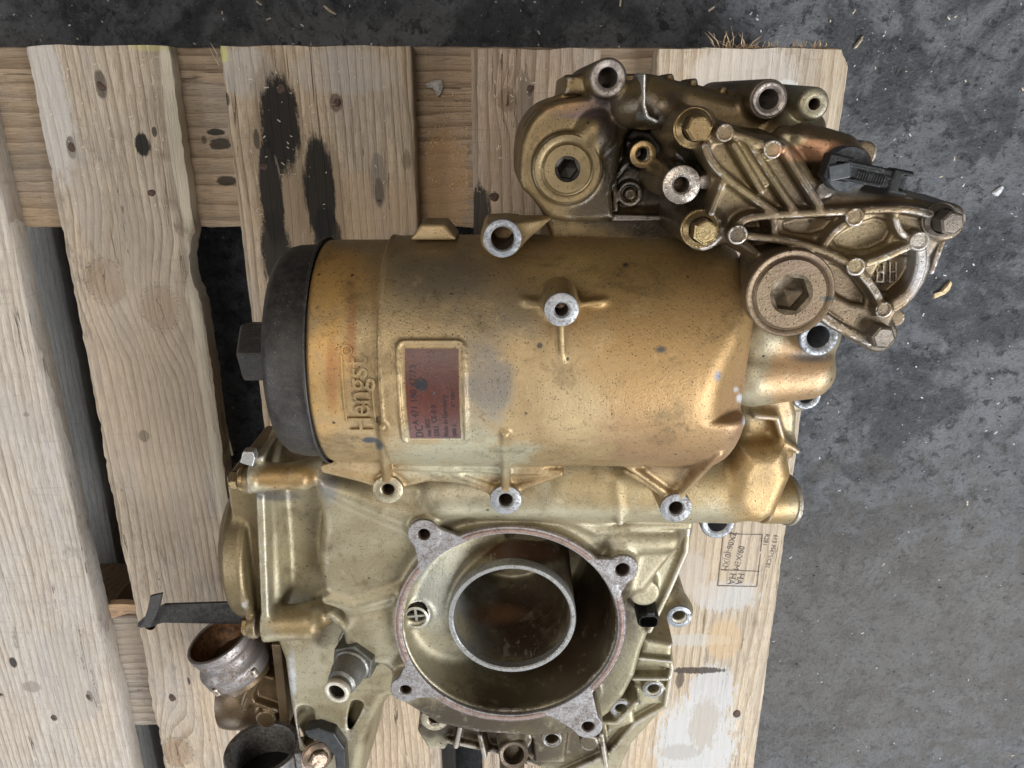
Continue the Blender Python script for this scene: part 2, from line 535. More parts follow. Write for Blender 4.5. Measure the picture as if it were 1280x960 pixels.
def wood(name, light, dark, seed, knots=(), stains=(), vertical=True, ring=1., grey=.3, grey_col=(.30, .28, .26), nails=()):
    """sawn pallet softwood: grain runs along y (or x), knots bend it, oil stains soak in"""
    t = T(name)
    co = t.co if vertical else t.n('ShaderNodeVectorRotate', {'Vector': t.co, 'Angle': math.pi / 2}, rotation_type='Z_AXIS')
    v = t.vec('ADD', co, (seed * .37, seed * 1.3, seed * .11))
    # bend the grain round the knots
    bend = None
    for (kx, ky, kr) in knots:
        e = t.ell((kx * .001, ky * .001, 0), (kr * .001 * 1.5, kr * .001 * 3.2, 1), v=t.co)
        q = t.step(e, 1.6, 0., 0, 1)
        q = t.math('MULTIPLY', q, kr * .0011)
        bend = q if bend is None else t.math('ADD', bend, q)
    wob = t.noise(t.mapping(v, (6, 1.1, 6)), 1.0, 3, .5)
    xs = t.n('ShaderNodeSeparateXYZ', {0: v})
    x = t.math('ADD', xs, t.math('MULTIPLY', t.math('SUBTRACT', wob, .5), .07))
    if bend is not None: x = t.math('ADD', x, bend)
    ys = t.n('ShaderNodeSeparateXYZ', {0: v}, out=1); zs = t.n('ShaderNodeSeparateXYZ', {0: v}, out=2)
    w = t.n('ShaderNodeCombineXYZ', {0: x, 1: t.math('MULTIPLY', ys, .05), 2: zs})
    wv = t.n('ShaderNodeTexNoise', {'Vector': t.mapping(v, (22, 2.2, 22)), 'Scale': 1., 'Detail': 5, 'Roughness': .55})
    u = t.math('ADD', t.math('MULTIPLY', x, 145 * ring), t.math('MULTIPLY', wv, 2.6))
    fr = t.math('FRACT', u)
    late = t.math('POWER', fr, 2.6)                    # latewood: slow darkening, abrupt end
    late = t.math('MULTIPLY', late, t.step(fr, 1., .93))
    vary = t.noise(t.n('ShaderNodeCombineXYZ', {0: t.math('FLOOR', u)}), 3.7, 1, .5)
    late = t.math('MULTIPLY', late, t.math('ADD', .25, t.math('MULTIPLY', vary, 1.5)))
    rings2 = t.n('ShaderNodeTexNoise', {'Vector': w, 'Scale': 330 * ring, 'Detail': 4, 'Roughness': .7})
    fib = t.noise(t.mapping(v, (1500, 60, 1500)), 1., 4, .7)
    fib2 = t.noise(t.mapping(v, (3200, 220, 3200)), 1., 2, .6)
    k = t.math('ADD', t.math('MULTIPLY', late, .85), t.math('MULTIPLY', t.step(rings2, .35, .68), .32))
    col = t.mix(k, light, dark)
    blot = t.noise(t.mapping(v, (18, 6, 18)), 1., 5, .65, .5)
    col = t.mix(t.step(blot, .42, .70, 0, grey * 1.6), col, grey_col)
    warm = t.noise(t.mapping(v, (9, 3, 9)), 1.3, 3, .6)
    col = t.mix(t.step(warm, .5, .75, 0, .35), col, (light[0] * .95, light[1] * .80, light[2] * .62))
    col = t.mix(t.step(fib, .32, .55, .5, 0), col, tuple(c * .42 for c in dark))
    col = t.mix(t.step(fib2, .62, .78, 0, .25), col, tuple(min(.8, c * 1.35) for c in light))
    # saw marks, ground-in dirt and fine drying splits
    sawm = t.noise(t.mapping(v, (25, 420, 25), rot=(0, 0, .35)), 1., 2, .5)
    col = t.mix(t.step(sawm, .60, .72, 0, .16), col, tuple(c * .6 for c in dark))
    dirt = t.math('MULTIPLY', t.step(t.noise(t.mapping(v, (70, 26, 70)), 1., 7, .72), .54, .70), t.step(t.noise(v, 7, 3, .6), .42, .6))
    col = t.mix(t.math('MULTIPLY', dirt, .62), col, (.12, .095, .07))
    split = t.noise(t.mapping(v, (210, 5.5, 210)), 1., 2, .5, .3)
    split = t.math('MULTIPLY', t.step(t.math('ABSOLUTE', t.math('SUBTRACT', split, .5)), .010, .003), t.step(t.noise(t.mapping(v, (40, 9, 40)), 1., 2, .5), .57, .64))
    col = t.mix(t.math('MULTIPLY', split, .8), col, (.05, .036, .024))
    rag = t.noise(t.mapping(t.co, (260, 45, 260) if vertical else (45, 260, 260)), 1., 5, .7)
    ragf = t.noise(t.co, 500, 4, .7)
    for (kx, ky, kr) in knots:
        e = t.ell((kx * .001, ky * .001, 0), (kr * .001, kr * .00125, 1), v=t.vec('ADD', t.co, t.vec('MULTIPLY', t.vec('SUBTRACT', t.noise(t.co, 90, 3, .5, out=1), (.5, .5, .5)), (.007, .009, 0))))
        rg = t.math('FRACT', t.math('ADD', t.math('MULTIPLY', e, 2.6), t.math('MULTIPLY', ragf, .8)))
        kc = t.mix(t.step(rg, .3, .9, 0, .5), (dark[0] * .95, dark[1] * .84, dark[2] * .72), (dark[0] * .5, dark[1] * .42, dark[2] * .33))
        col = t.mix(t.step(e, 1.25, .7, 0, .58), col, kc)
        col = t.mix(t.math('MULTIPLY', t.step(e, .85, 1.0), t.math('MULTIPLY', t.step(e, 1.3, 1.05), t.step(ragf, .45, .65, 0, .75))), col, (.06, .045, .03))
        ck = t.ell((kx * .001, ky * .001, 0), (.0006, kr * .001, 1), v=t.vec('ADD', t.co, t.vec('MULTIPLY', t.vec('SUBTRACT', t.noise(t.co, 90, 3, .5, out=1), (.5, .5, .5)), (.012, 0, 0))))
        col = t.mix(t.step(ck, 1.1, .6, 0, .85), col, (.04, .03, .022))
    wet = None
    for s in stains:
        (sx, sy, rx, ry, sc_, amt) = s[:6]
        rg = s[6] if len(s) > 6 else .9
        e = t.math('ADD', t.ell((sx * .001, sy * .001, 0), (rx * .001, ry * .001, 1), v=t.co),
                   t.math('MULTIPLY', t.math('SUBTRACT', t.math('ADD', t.math('MULTIPLY', rag, .75), t.math('MULTIPLY', ragf, .25)), .5), rg * 1.6))
        kk = t.step(e, 1.08, .82, 0, amt) if rg > .3 else t.step(e, 1.1, .5, 0, amt)
        col = t.mix(kk, col, sc_)
    hgt = t.math('ADD', t.math('MULTIPLY', fib, .8), t.math('ADD', t.math('MULTIPLY', rings2, .4), t.math('SUBTRACT', t.math('MULTIPLY', late, .35), t.math('MULTIPLY', split, .8))))
    b = t.bump(hgt, .7, .0012)
    return t.done(**{'Base Color': col, 'Roughness': .82, 'Specular IOR Level': .22, 'Normal': b})

def floor_mat():
    t = T('oily_floor')
    v = t.co
    big = t.noise(v, 4.5, 6, .62, .4)
    mid = t.noise(v, 34, 7, .68, .6)
    gr = t.noise(v, 190, 6, .78, .1)
    gr2 = t.noise(v, 420, 4, .7)
    blob = t.noise(v, 9, 7, .68, .5)
    blob2 = t.noise(v, 62, 6, .75, .35)
    col = t.mix(t.step(mid, .36, .62), (.058, .060, .066), (.150, .156, .170))
    col = t.mix(t.step(big, .44, .60, 0, .75), col, (.19, .193, .20))
    col = t.mix(t.step(blob, .49, .60, 0, .85), col, (.055, .057, .062))
    col = t.mix(t.step(blob2, .53, .62, 0, .8), col, (.022, .022, .026))
    col = t.mix(t.step(blob2, .43, .36, 0, .6), col, (.17, .175, .185))
    # dust trodden in on the lower right, darker tone along the upper edge of the pallet
    dust = t.step(t.math('ADD', t.ell((.46, -.62, -.144), (.40, .30, 1)), t.math('MULTIPLY', t.math('SUBTRACT', mid, .5), 1.3)), 1.15, .35, 0, .6)
    col = t.mix(dust, col, (.15, .135, .118))
    dust2 = t.step(t.math('ADD', t.ell((-.46, -.40, -.144), (.16, .45, 1)), t.math('MULTIPLY', t.math('SUBTRACT', mid, .5), .7)), 1.1, .6, 0, .8)
    col = t.mix(dust2, col, (.42, .40, .35))
    film = t.step(t.math('ADD', t.ell((-.20, .33, -.144), (.66, .26, 1)), t.math('MULTIPLY', t.math('SUBTRACT', mid, .5), .5)), 1.2, .5, 0, .8)
    col = t.mix(film, col, (.020, .019, .019))
    col = t.mix(t.step(gr, .50, .68, 0, .6), col, (.013, .013, .015))
    col = t.mix(t.step(gr, .38, .28, 0, .4), col, (.20, .205, .22))
    col = t.mix(t.step(gr2, .60, .74, 0, .6), col, (.26, .26, .27))
    scr = t.noise(t.mapping(v, (30, 150, 1), rot=(0, 0, .5)), 1., 6, .75, .4)
    col = t.mix(t.step(scr, .60, .70, 0, .4), col, (.17, .17, .175))
    h = t.math('ADD', t.math('MULTIPLY', gr, 1.), t.math('ADD', t.math('MULTIPLY', gr2, .35), t.math('ADD', t.math('MULTIPLY', mid, 1.2), t.math('MULTIPLY', blob2, .6))))
    return t.done(**{'Base Color': col, 'Roughness': t.step(gr, .3, .7, .28, .62), 'Specular IOR Level': .5,
                     'Normal': t.bump(h, .9, .0045)})
# ------------------------------------------------------------------ the setting: workshop floor
GZ = -144.0
fl = link('floor', mesh('floor', [(-3500, -3500, GZ), (3500, -3500, GZ), (3500, 3500, GZ), (-3500, 3500, GZ)], [[0, 1, 2, 3]]), floor_mat())
tag(fl, kind='structure')

# ------------------------------------------------------------------ the pallet
PAL = empty('wooden_pallet', (-.144, -.55, GZ * .001))
tag(PAL, 'weathered oil-stained wooden pallet with open gaps between its pale boards, lying on the dark floor', 'pallet')

def board(name, x0, x1, y0, y1, z0, z1, mat, seed, axis=1, left=None, right=None, chips=(), step_=5., wane=0., fuzz=.7, endcut=None):
    """sawn board: rounded, slightly crooked edges; right/left give extra edge offsets along its length"""
    r = np.random.default_rng(seed)
    if axis == 0:                                      # runs along x: build along y then swap
        x0, x1, y0, y1 = y0, y1, x0, x1
    n = int((y1 - y0) / step_) + 1
    ys = np.linspace(y0, y1, n)
    def wander(a, sm):
        q = r.normal(size=n + 40); k = np.ones(sm) / sm
        q = np.convolve(q, k, 'same')[20:20 + n]; return a * q * math.sqrt(sm) * .6
    L = x0 + wander(fuzz, 9) + wander(fuzz * .45, 1)
    R = x1 + wander(fuzz, 9) + wander(fuzz * .45, 1)
    for (ya, yb, dx, side) in chips:
        m = (ys > ya) & (ys < yb)
        s_ = np.sin(np.clip((ys[m] - ya) / (yb - ya), 0, 1) * math.pi) ** .5
        if side > 0: R[m] -= dx * s_ * (1 + .25 * r.normal(size=m.sum()))
        else: L[m] += dx * s_ * (1 + .25 * r.normal(size=m.sum()))
    top = z1 + wander(.25, 11)
    V, F = [], []
    for i, y in enumerate(ys):
        l, g, tz = L[i], R[i], top[i]
        c = 1.6 + .4 * r.normal()
        wn = (wane * (1 + .03 * r.normal()) if y > -98 else wane * .45 * (1 + .05 * r.normal())) if wane else 1.6
        ring = [(l + .8, z0), (l, z0 + 1), (l, tz - c), (l + c * .4, tz - c * .3), (l + c, tz)]
        for k in range(1, 8):
            ring.append((l + (g - l) * k / 8, tz + .18 * r.normal()))
        ring += [(g - wn, tz), (g - wn * .5, tz - wn * .25), (g, tz - max(1.6, wn * .6)), (g, z0 + 1), (g - .8, z0)]
        for x, z in ring: V.append((x, y, z))
    m = len(V) // n
    for i in range(n - 1):
        for k in range(m):
            j = (k + 1) % m
            F.append([i * m + k, i * m + j, (i + 1) * m + j, (i + 1) * m + k])
    F.append(list(range(m))); F.append(list(range((n - 1) * m, n * m))[::-1])
    V = np.array(V)
    if endcut is not None:
        V = endcut(V)
    if axis == 0:
        V = V[:, [1, 0, 2]]
        F = [f[::-1] for f in F]
    F = [f[::-1] for f in F]
    me = mesh(name, V, F)
    me.set_sharp_from_angle(angle=math.radians(50))
    o = link(name, me, mat, PAL)
    return o

LW, DW = (.56, .49, .40), (.33, .255, .18)
BLK, TAR = (.016, .014, .012), (.05, .038, .028)
def W(px, py, z=0.): p = U(px, py, z); return float(p[0]), float(p[1])
def stain(px, py, rx, ry, col, amt, rag=.9, z=0.):
    x, y = W(px, py, z); s = S(px, py, z)
    return (x, y, rx * s, ry * s * 1.05, col, amt, rag)

def wood_shape(seed): return seed

yt = 46.0
GREY = (.36, .345, .33)
decks = [
 dict(x=(-544, -402), mat=wood('board_wood_far_left', (.52, .455, .38), (.265, .21, .16), 1.3, knots=[], grey=.35, grey_col=(.46, .43, .41),
      stains=[stain(17, 828, 5, 8, BLK, .9, .6), stain(112, 870, 4, 9, (.07, .05, .04), .9, .5), stain(68, 897, 4, 5, BLK, .8, .5), stain(40, 858, 12, 9, (.2, .17, .14), .6, .8), stain(85, 845, 40, 70, (.33, .31, .29), .35, .8), stain(33, 518, 4, 3, TAR, .6), stain(20, 520, 34, 26, (.36, .31, .27), .35)])),
 dict(x=(-367.5, -262), mat=wood('board_wood_splintered', (.50, .41, .31), (.235, .17, .115), 5.1,
      knots=[(*W(131, 352), 15), (*W(200, 385), 15), (*W(222, 940), 15)], grey=.38,
      stains=[stain(217, 172, 9, 118, (.68, .60, .46), .85, .35), stain(268, 560, 7, 260, (.60, .54, .43), .6, .5), stain(178, 181, 10, 14, BLK, .97, .9), stain(193, 165, 3, 6, BLK, .8, .9), stain(62, 130, 26, 95, (.56, .54, .52), .38, 1.2), stain(126, 106, 8, 17, TAR, .75, .7), stain(89, 184, 6, 14, TAR, .75, .7),
              stain(150, 300, 45, 60, (.27, .22, .17), .35, .9), stain(190, 500, 70, 190, (.40, .31, .23), .35, .5), stain(236, 851, 2, 6, BLK, .8, .4), stain(215, 872, 4, 6, BLK, .9, .5), stain(180, 545, 7, 8, TAR, .5, .8), stain(105, 240, 18, 60, (.36, .31, .27), .35, .8), stain(185, 58, 26, 5, (.45, .42, .12), .4, .8)]),
      chips=[(-150, -98, 6, 1)], wane=13),
 dict(x=(-221, -76), mat=wood('board_wood_oil_soaked', (.52, .41, .29), (.235, .16, .098), 9.7, knots=[], grey=.30,
      stains=[stain(420, 265, 110, 50, (.40, .28, .165), .5, .6), stain(310, 90, 40, 30, (.40, .38, .35), .5, .9), stain(430, 90, 70, 28, (.42, .38, .34), .4, .9), stain(350, 215, 36, 140, (.21, .15, .095), .55, 1.0), stain(404, 262, 32, 95, (.21, .15, .095), .55, 1.0), stain(350, 155, 25, 58, BLK, .97, .75), stain(339, 240, 15, 66, BLK, .95, .8), stain(346, 320, 19, 55, (.02, .017, .014), .95, .8), stain(400, 240, 20, 68, BLK, .96, .6), stain(410, 300, 18, 40, BLK, .9, .7),
              stain(284, 124, 3, 8, BLK, .8, .7), stain(321, 175, 4, 12, BLK, .7, .9), stain(473, 225, 10, 34, (.19, .16, .13), .75, .7), stain(474, 240, 6, 18, (.10, .075, .055), .7, .8), stain(420, 128, 9, 11, (.14, .09, .065), .9, .5), stain(508, 200, 6, 12, (.12, .09, .06), .5, .9),
              stain(278, 68, 8, 10, (.50, .48, .15), .6, .7), stain(390, 95, .9, 40, BLK, .85, .2), stain(398, 150, .7, 40, BLK, .6, .2), stain(360, 85, .8, 26, BLK, .7, .2)])),
 dict(x=(-31, 67), mat=wood('board_wood_knotty', (.49, .38, .28), (.19, .13, .085), 14.2, ring=.8,
      knots=[(*W(634, 124), 6.5)], grey=.28,
      stains=[stain(662, 113, 4, 7, (.06, .045, .035), .8, .5), stain(618, 245, 4, 6, (.06, .04, .03), .8, .5), stain(600, 270, 14, 38, (.02, .017, .014), .9, .9), stain(640, 200, 40, 50, (.30, .22, .15), .4, .8), stain(655, 150, 12, 60, (.10, .08, .06), .6, .8)])),
 dict(x=(110, 256), mat=wood('board_wood_flaking', (.55, .455, .34), (.285, .21, .14), 21.9, knots=[], grey=.22, ring=.8,
      stains=[stain(870, 930, 52, 74, (.46, .455, .45), .85, 1.5), stain(890, 865, 30, 40, (.46, .45, .445), .8, 1.5), stain(905, 745, 42, 22, (.47, .46, .45), .7, 1.5), stain(880, 905, 20, 40, (.34, .29, .23), .6, 1.5), stain(850, 940, 26, 12, (.33, .30, .27), .6, 1.5), stain(868, 800, 50, 9, (.46, .43, .38), .7, 1.5), stain(905, 800, 22, 30, (.50, .35, .20), .6, 1.2), stain(862, 715, 25, 30, (.46, .44, .42), .5, 1.4),
              stain(921, 892, 5, 6, BLK, .9, .5), stain(870, 838, 36, 5, (.05, .04, .032), .9, 1.2), stain(850, 850, 6, 14, (.07, .055, .045), .8, 1.1), stain(880, 700, 45, 60, (.47, .37, .27), .35, .6), stain(982, 110, 18, 10, (.62, .62, .60), .7, 1.), stain(930, 95, 70, 40, (.60, .56, .52), .4, .7)])),
]
for i, dck in enumerate(decks):
    x0, x1 = dck['x']
    def corner(V, last=(i == 4)):
        if last:
            m = (V[:, 1] > yt - 14) & (V[:, 0] > 248)
            V[m, 0] -= np.clip((V[m, 1] - (yt - 14)) * .45, 0, 9)
        if i == 0: V[:, 0] -= np.clip((V[:, 1] + 650) * .0125, 0, 9)
        V[:, 1] += (V[:, 1] > yt - 6) * (np.sin(V[:, 0] * .35) * .4 + np.sin(V[:, 0] * .11 + i) * .7 - (2.5 if i > 2 else 0))
        return V
    o = board('deck_board', x0, x1, yt - 1200, yt, -22, 0, dck['mat'], 30 + i, chips=dck.get('chips', ()), wane=dck.get('wane', 0), endcut=corner,
              fuzz=.9 if i == 1 else .55)
    if i == 1: tag(o, 'deck board with a splintered, bark-edged right side')
    if i == 2: tag(o, 'wide deck board with long black oil stains')
    if i == 4: tag(o, 'deck board at the right edge with flaking pale paper and stamped print')
    dck['o'] = o
sw = [wood('crossboard_wood_a', (.41, .305, .205), (.185, .128, .078), 31.1, vertical=False, grey=.25, ring=.62,
           stains=[stain(270, 165, 12, 4, BLK, .9, .9, -22), stain(275, 180, 15, 7, BLK, .85, .9, -22), stain(283, 226, 14, 6, BLK, .85, .8, -22), stain(255, 175, 4, 5, BLK, .6, .8, -22), stain(555, 230, 34, 60, (.42, .26, .13), .6, .8, -22), stain(40, 200, 60, 14, (.18, .15, .12), .4, .9, -22)]),
      wood('crossboard_wood_b', (.43, .365, .295), (.225, .18, .14), 37.1, vertical=False, grey=.3, ring=.8, stains=[stain(180, 800, 40, 25, (.33, .26, .2), .4, .8, -22)])]
for k, yc in enumerate((-24, -552, -1082)):
    cb = board('cross_board', -544, 256, yc - 69, yc + 70, -44, -22.3, sw[min(k, 1)], 50 + k, axis=0, fuzz=.5)
    if k == 1:                                         # fresh torn edge showing in the left gap
        P0 = UP([(118, 757), (150, 755), (180, 757), (184, 768), (160, 767), (140, 773), (118, 771)], -20)
        o = bevel(link('torn_edge', mesh('torn_edge', *prism(P0 - P0[0], -9, 0, (P0[0][0], P0[0][1], -20))), wood('torn_wood', (.60, .40, .24), (.40, .24, .13), 61., vertical=False), None, smooth=False), .8)
        o.parent = cb
lw_ = wood('bottom_wood', (.42, .40, .37), (.26, .245, .225), 41., grey=.5, grey_col=(.30, .30, .30))
bw = wood('block_wood', (.58, .41, .26), (.36, .24, .14), 47., grey=.15)
for x0, x1 in ((-544, -446), (-216, -72), (146, 246)):
    board('bottom_board', x0, x1, -1150, 44, GZ + 1, -122.3, lw_, 60 + int(x0) % 7, fuzz=.6)
    for yc in (-24, -552, -1082):
        w = 128 if x0 < -500 else x1 - x0
        board('block', x0, x0 + w, yc - 68, yc + 68, -122, -44.3, bw, 70 + int(x0 + yc) % 9, fuzz=.4, step_=12)

# nail heads sunk in the boards (board index, px, py)
rust = plain('rusty_nail', (.075, .042, .03), .75, .4, var=.5, bump=.5, scale=900)
nv = lathe([(0, .35), (1.6, .45), (3.3, .2), (3.9, -.3), (4.0, -3)], 10, wob=.08)
nail_me = mesh('nail', *nv)
nail_me.materials.append(rust)
for b, px, py in ((1, 127, 108), (1, 90, 184), (1, 190, 243), (2, 352, 110), (2, 420, 128), (2, 331, 208), (2, 474, 250), (3, 662, 113), (3, 618, 246),
                  (0, 17, 828), (0, 68, 897), (0, 112, 871), (1, 215, 872), (4, 921, 892), (0, 2, 870)):
    p = U(px, py, 0)
    o = link('nail', nail_me, None, None)
    o.parent = decks[b]['o']
    o.location = (p[0] * .001, p[1] * .001, -.00015)
    o.rotation_euler = (.12 * random.uniform(-1, 1), .12 * random.uniform(-1, 1), random.random() * 6)
    o.scale = (.8 + .25 * random.random(), 1.0 + .4 * random.random(), 1)

# ink stamp on the right-hand board: flat print
ink = plain('stamp_ink', (.10, .085, .075), .9, var=.6, scale=900)
def font_mesh(s, size, ext=0., spc=1., bold=0.):
    cu = bpy.data.curves.new('lettering', 'FONT')
    cu.body, cu.size, cu.extrude, cu.space_character, cu.offset = s, size, ext, spc, bold
    cu.resolution_u = 3
    o = bpy.data.objects.new('lettering', cu); C.objects.link(o)
    dg = bpy.context.evaluated_depsgraph_get(); dg.update()
    me = bpy.data.meshes.new_from_object(o.evaluated_get(dg))
    v = np.array([p.co[:] for p in me.vertices]) if len(me.vertices) else np.zeros((0, 3))
    f = [list(p.vertices) for p in me.polygons]
    bpy.data.objects.remove(o); bpy.data.curves.remove(cu); bpy.data.meshes.remove(me)
    return v, f
def flat_text(s, px, py, hpx, ang, z=.35):
    v, f = font_mesh(s, hpx * S(px, py, 0) * 1.35)
    c, sn = math.cos(ang), math.sin(ang)
    p = U(px, py, 0)
    return [(p[0] + c * q[0] - sn * q[1], p[1] + sn * q[0] + c * q[1], z) for q in v], f
def flat_line(a, b, w, z=.35):
    A, B = U(*a, 0), U(*b, 0); e = (B - A)[:2]; n = np.array([-e[1], e[0]]) / np.linalg.norm(e) * w
    return [(A[0] - n[0], A[1] - n[1], z), (B[0] - n[0], B[1] - n[1], z), (B[0] + n[0], B[1] + n[1], z), (A[0] + n[0], A[1] + n[1], z)], [[0, 1, 2, 3]]
dn = -math.pi / 2 - .13
bits = [flat_text('ZX06-(0)XM', 914, 664, 8, dn), flat_text('09/XEM', 924, 682, 8, dn), flat_text('613 M475/C81', 968, 668, 6, dn), flat_text('R281', 957, 667, 6, dn), flat_text('HA', 913, 716, 9, dn), flat_text('HA', 923, 716, 9, dn)]
bits += [flat_line(a, b, .45) for a, b in (((904, 667), (953, 668)), ((953, 668), (946, 733)), ((946, 733), (897, 732)), ((897, 732), (904, 667)), ((901, 712), (949, 714)))]
o = link('stamped_print', mesh('stamped_print', *merge(*bits)), ink, None, smooth=False)
o.parent = decks[4]['o']

# ------------------------------------------------------------------ litter: wood crumbs and grit
def crumbs(name, n, place, smin_, smax_, mat, seed, flat=.4, long=(1.2, 4.)):
    r = np.random.default_rng(seed)
    V, F = [], []
    for i in range(n):
        x, y, z = place(r)
        s = smin_ + (smax_ - smin_) * r.random() ** 3
        a = r.random() * math.pi; l = s * r.uniform(*long)
        e = np.array([math.cos(a), math.sin(a)]) * l / 2; w = np.array([-math.sin(a), math.cos(a)]) * s / 2
        h = s * flat; b = len(V); tl = r.uniform(0, .5) * s
        for q in (-e - w * .6, e * .9 - w, e + w * .5, -e * .8 + w): V.append((x + q[0], y + q[1], z + .05 + tl * (q @ e > 0)))
        V.append((x + r.normal() * s * .1, y + r.normal() * s * .1, z + h + tl * .6))
        F += [[b, b + 1, b + 4], [b + 1, b + 2, b + 4], [b + 2, b + 3, b + 4], [b + 3, b, b + 4]]
    return tag(link(name, mesh(name, V, F), mat, smooth=False), kind='stuff')
chipm = plain('pale_chips', (.52, .45, .34), .8, var=.35, scale=300)
grit = plain('pale_grit', (.55, .55, .56), .6, var=.4, scale=200)
gridm = plain('dark_stones', (.075, .078, .085), .7, var=.7, scale=60)
crumbs('floor_stones', 2600, lambda r: (*(lambda p: p[:2])(U(r.uniform(-60, 1340), r.uniform(-60, 1020), GZ)), GZ), .5, 3.2, gridm, 8, long=(.8, 1.5))
crumbs('floor_grit', 1900, lambda r: (*(lambda p: p[:2])(U(r.uniform(-60, 1340), r.uniform(-60, 1020), GZ)), GZ), .35, 2.0, grit, 3, long=(1, 2.2))
crumbs('floor_wood_crumbs', 240, lambda r: (*(lambda p: p[:2])(U(r.uniform(-60, 1340), r.uniform(-80, 120) if r.random() < .45 else r.uniform(0, 1000), GZ)), GZ), .5, 2.4, chipm, 4, long=(1, 3.2))
saw = plain('sawdust', (.50, .33, .17), .9, var=.35, scale=300)
def sd(r):
    p = U(np.clip(r.normal(542, 13), 520, 580) if r.random() < .6 else np.clip(r.normal(572, 12), 520, 584), np.clip(r.normal(205, 42), 120, 280), -22); return p[0], p[1], -21.9
crumbs('sawdust_on_cross_board', 650, sd, .4, 1.5, saw, 5, long=(1, 2.4))
def onb(r):
    b = decks[r.integers(1, 4)]['x']; return r.uniform(b[0] + 4, b[1] - 4), 44 - abs(r.normal(0, 75)), .15
crumbs('crumbs_on_boards', 420, onb, .3, 1.2, chipm, 6)

# splintered fibres along the top right board end and at the left board's chip
def fibre(rows, name, parent=None):
    V, F = [], []
    for (a, b, w) in rows:
        a, b = np.array(a), np.array(b); m = (a + b) / 2 + np.array([random.uniform(-2, 2), random.uniform(-2, 2), random.uniform(0, 2)])
        for p0, p1, w0, w1 in ((a, m, w, w * .8), (m, b, w * .8, w * .15)):
            k = len(V)
            for p, ww in ((p0, w0), (p1, w1)):
                V += [p + (ww, 0, 0), p + (-ww * .5, ww * .87, 0), p + (-ww * .5, -ww * .5, ww)]
            F += [[k, k + 1, k + 4, k + 3], [k + 1, k + 2, k + 5, k + 4], [k + 2, k, k + 3, k + 5]]
    return V, F
rows = []
for i in range(90):
    px = random.uniform(895, 1030); p = U(px, 62, -6)
    l = random.uniform(3, 9) if px > 945 else random.uniform(4, 20)
    an = random.uniform(.2, 2.9)
    rows.append((p + (0, -2, 0), p + (math.cos(an) * l, abs(math.sin(an)) * l * .9, random.uniform(-3, 5)), random.uniform(.3, .8)))
o = link('torn_fibres', mesh('torn_fibres', *fibre(rows, '')), plain('shaving_wood', (.46, .33, .20), .85, var=.5, scale=300), None, smooth=False); o.parent = decks[4]['o']; tag(o, kind='stuff')
rows = []
for i in range(14):
    p = U(random.uniform(223, 232), random.uniform(288, 312), -8)
    rows.append((p, p + (random.uniform(3, 9), random.uniform(-7, 3), random.uniform(-3, 3)), random.uniform(.3, .7)))
rows.append((U(272, 70, 0), U(262, 52, 6), .3)); rows.append((U(274, 82, 0), U(261, 58, 5), .3))
p = U(276, 495, -20); rows.append((p + (2, -60, -3), p + (0, 10, 0), 1.2))
o = link('torn_fibres', mesh('torn_fibres', *fibre(rows, '')), chipm, None, smooth=False); o.parent = decks[1]['o']; tag(o, kind='stuff')

def lump(name, px, py, z, outline, th, mat, label, cat, seed):
    r = np.random.default_rng(seed); s = S(px, py, z); c = U(px, py, z)
    pts = np.array(outline, float) * s; n = len(pts)
    V = [(c[0] + q[0], c[1] - q[1], z + .1) for q in pts] + [(c[0] + q[0] * .9 + r.normal() * .3, c[1] - q[1] * .9, z + th * (.6 + .4 * r.random())) for q in pts]
    V += [(c[0] + q[0] * .45, c[1] - q[1] * .45, z + th * (1 + .4 * r.random())) for q in pts]
    F = [[i, (i + 1) % n, n + (i + 1) % n, n + i] for i in range(n)] + [[n + i, n + (i + 1) % n, 2 * n + (i + 1) % n, 2 * n + i] for i in range(n)] + [list(range(2 * n, 3 * n))]
    return tag(link(name, mesh(name, V, F), mat, smooth=False), label, cat)
stone_m = plain('stone_chip', (.40, .385, .36), .85, var=.3, bump=.6, scale=500)
lump('stone_chip', 544, 109, -22, [(-13, -4), (-3, -7), (4, -10), (10, -8), (11, 0), (9, 6), (5, 12), (1, 8), (-3, 2), (-10, 1)], 4, stone_m, 'small grey stone chip lying on the cross board between two deck boards', 'stone', 1)
lump('wood_chip', 1178, 362, GZ, [(-10, 12), (-11, 5), (-4, 3), (2, -6), (7, -12), (10, -9), (8, 0), (2, 6), (-5, 9)], 3, plain('fresh_chip', (.60, .46, .27), .8, scale=300), 'torn pale yellow wood chip on the dark floor right of the bracket', 'wood chip', 2)
lump('paint_flake', 1247, 239, GZ, [(-7, 2), (-3, -3), (4, -7), (7, -5), (5, 1), (1, 6), (-4, 5)], 2, grit, 'white paint flake on the dark floor near the right edge', 'flake', 3)
lump('wood_splinter', 1073, 53, GZ, [(-6, 8), (-4, 3), (3, -7), (5, -8), (3, 0), (-3, 7)], 3, chipm, 'short pale splinter on the floor beside the pallet corner', 'splinter', 4)
lump('wood_splinter', 413, 14, GZ, [(-9, -6), (-6, -7), (2, -1), (8, 3), (7, 5), (-2, 1)], 2.5, chipm, 'thin pale splinter on the floor above the oil-soaked board', 'splinter', 5)
# ------------------------------------------------------------------ the engine module: one casting assembly, everything below is a part of it
MOD = empty('engine_module', (0, -.18, 0))
tag(MOD, 'greasy gold-tinted cast metal filter and pump module with black end cap on the pallet', 'engine part')

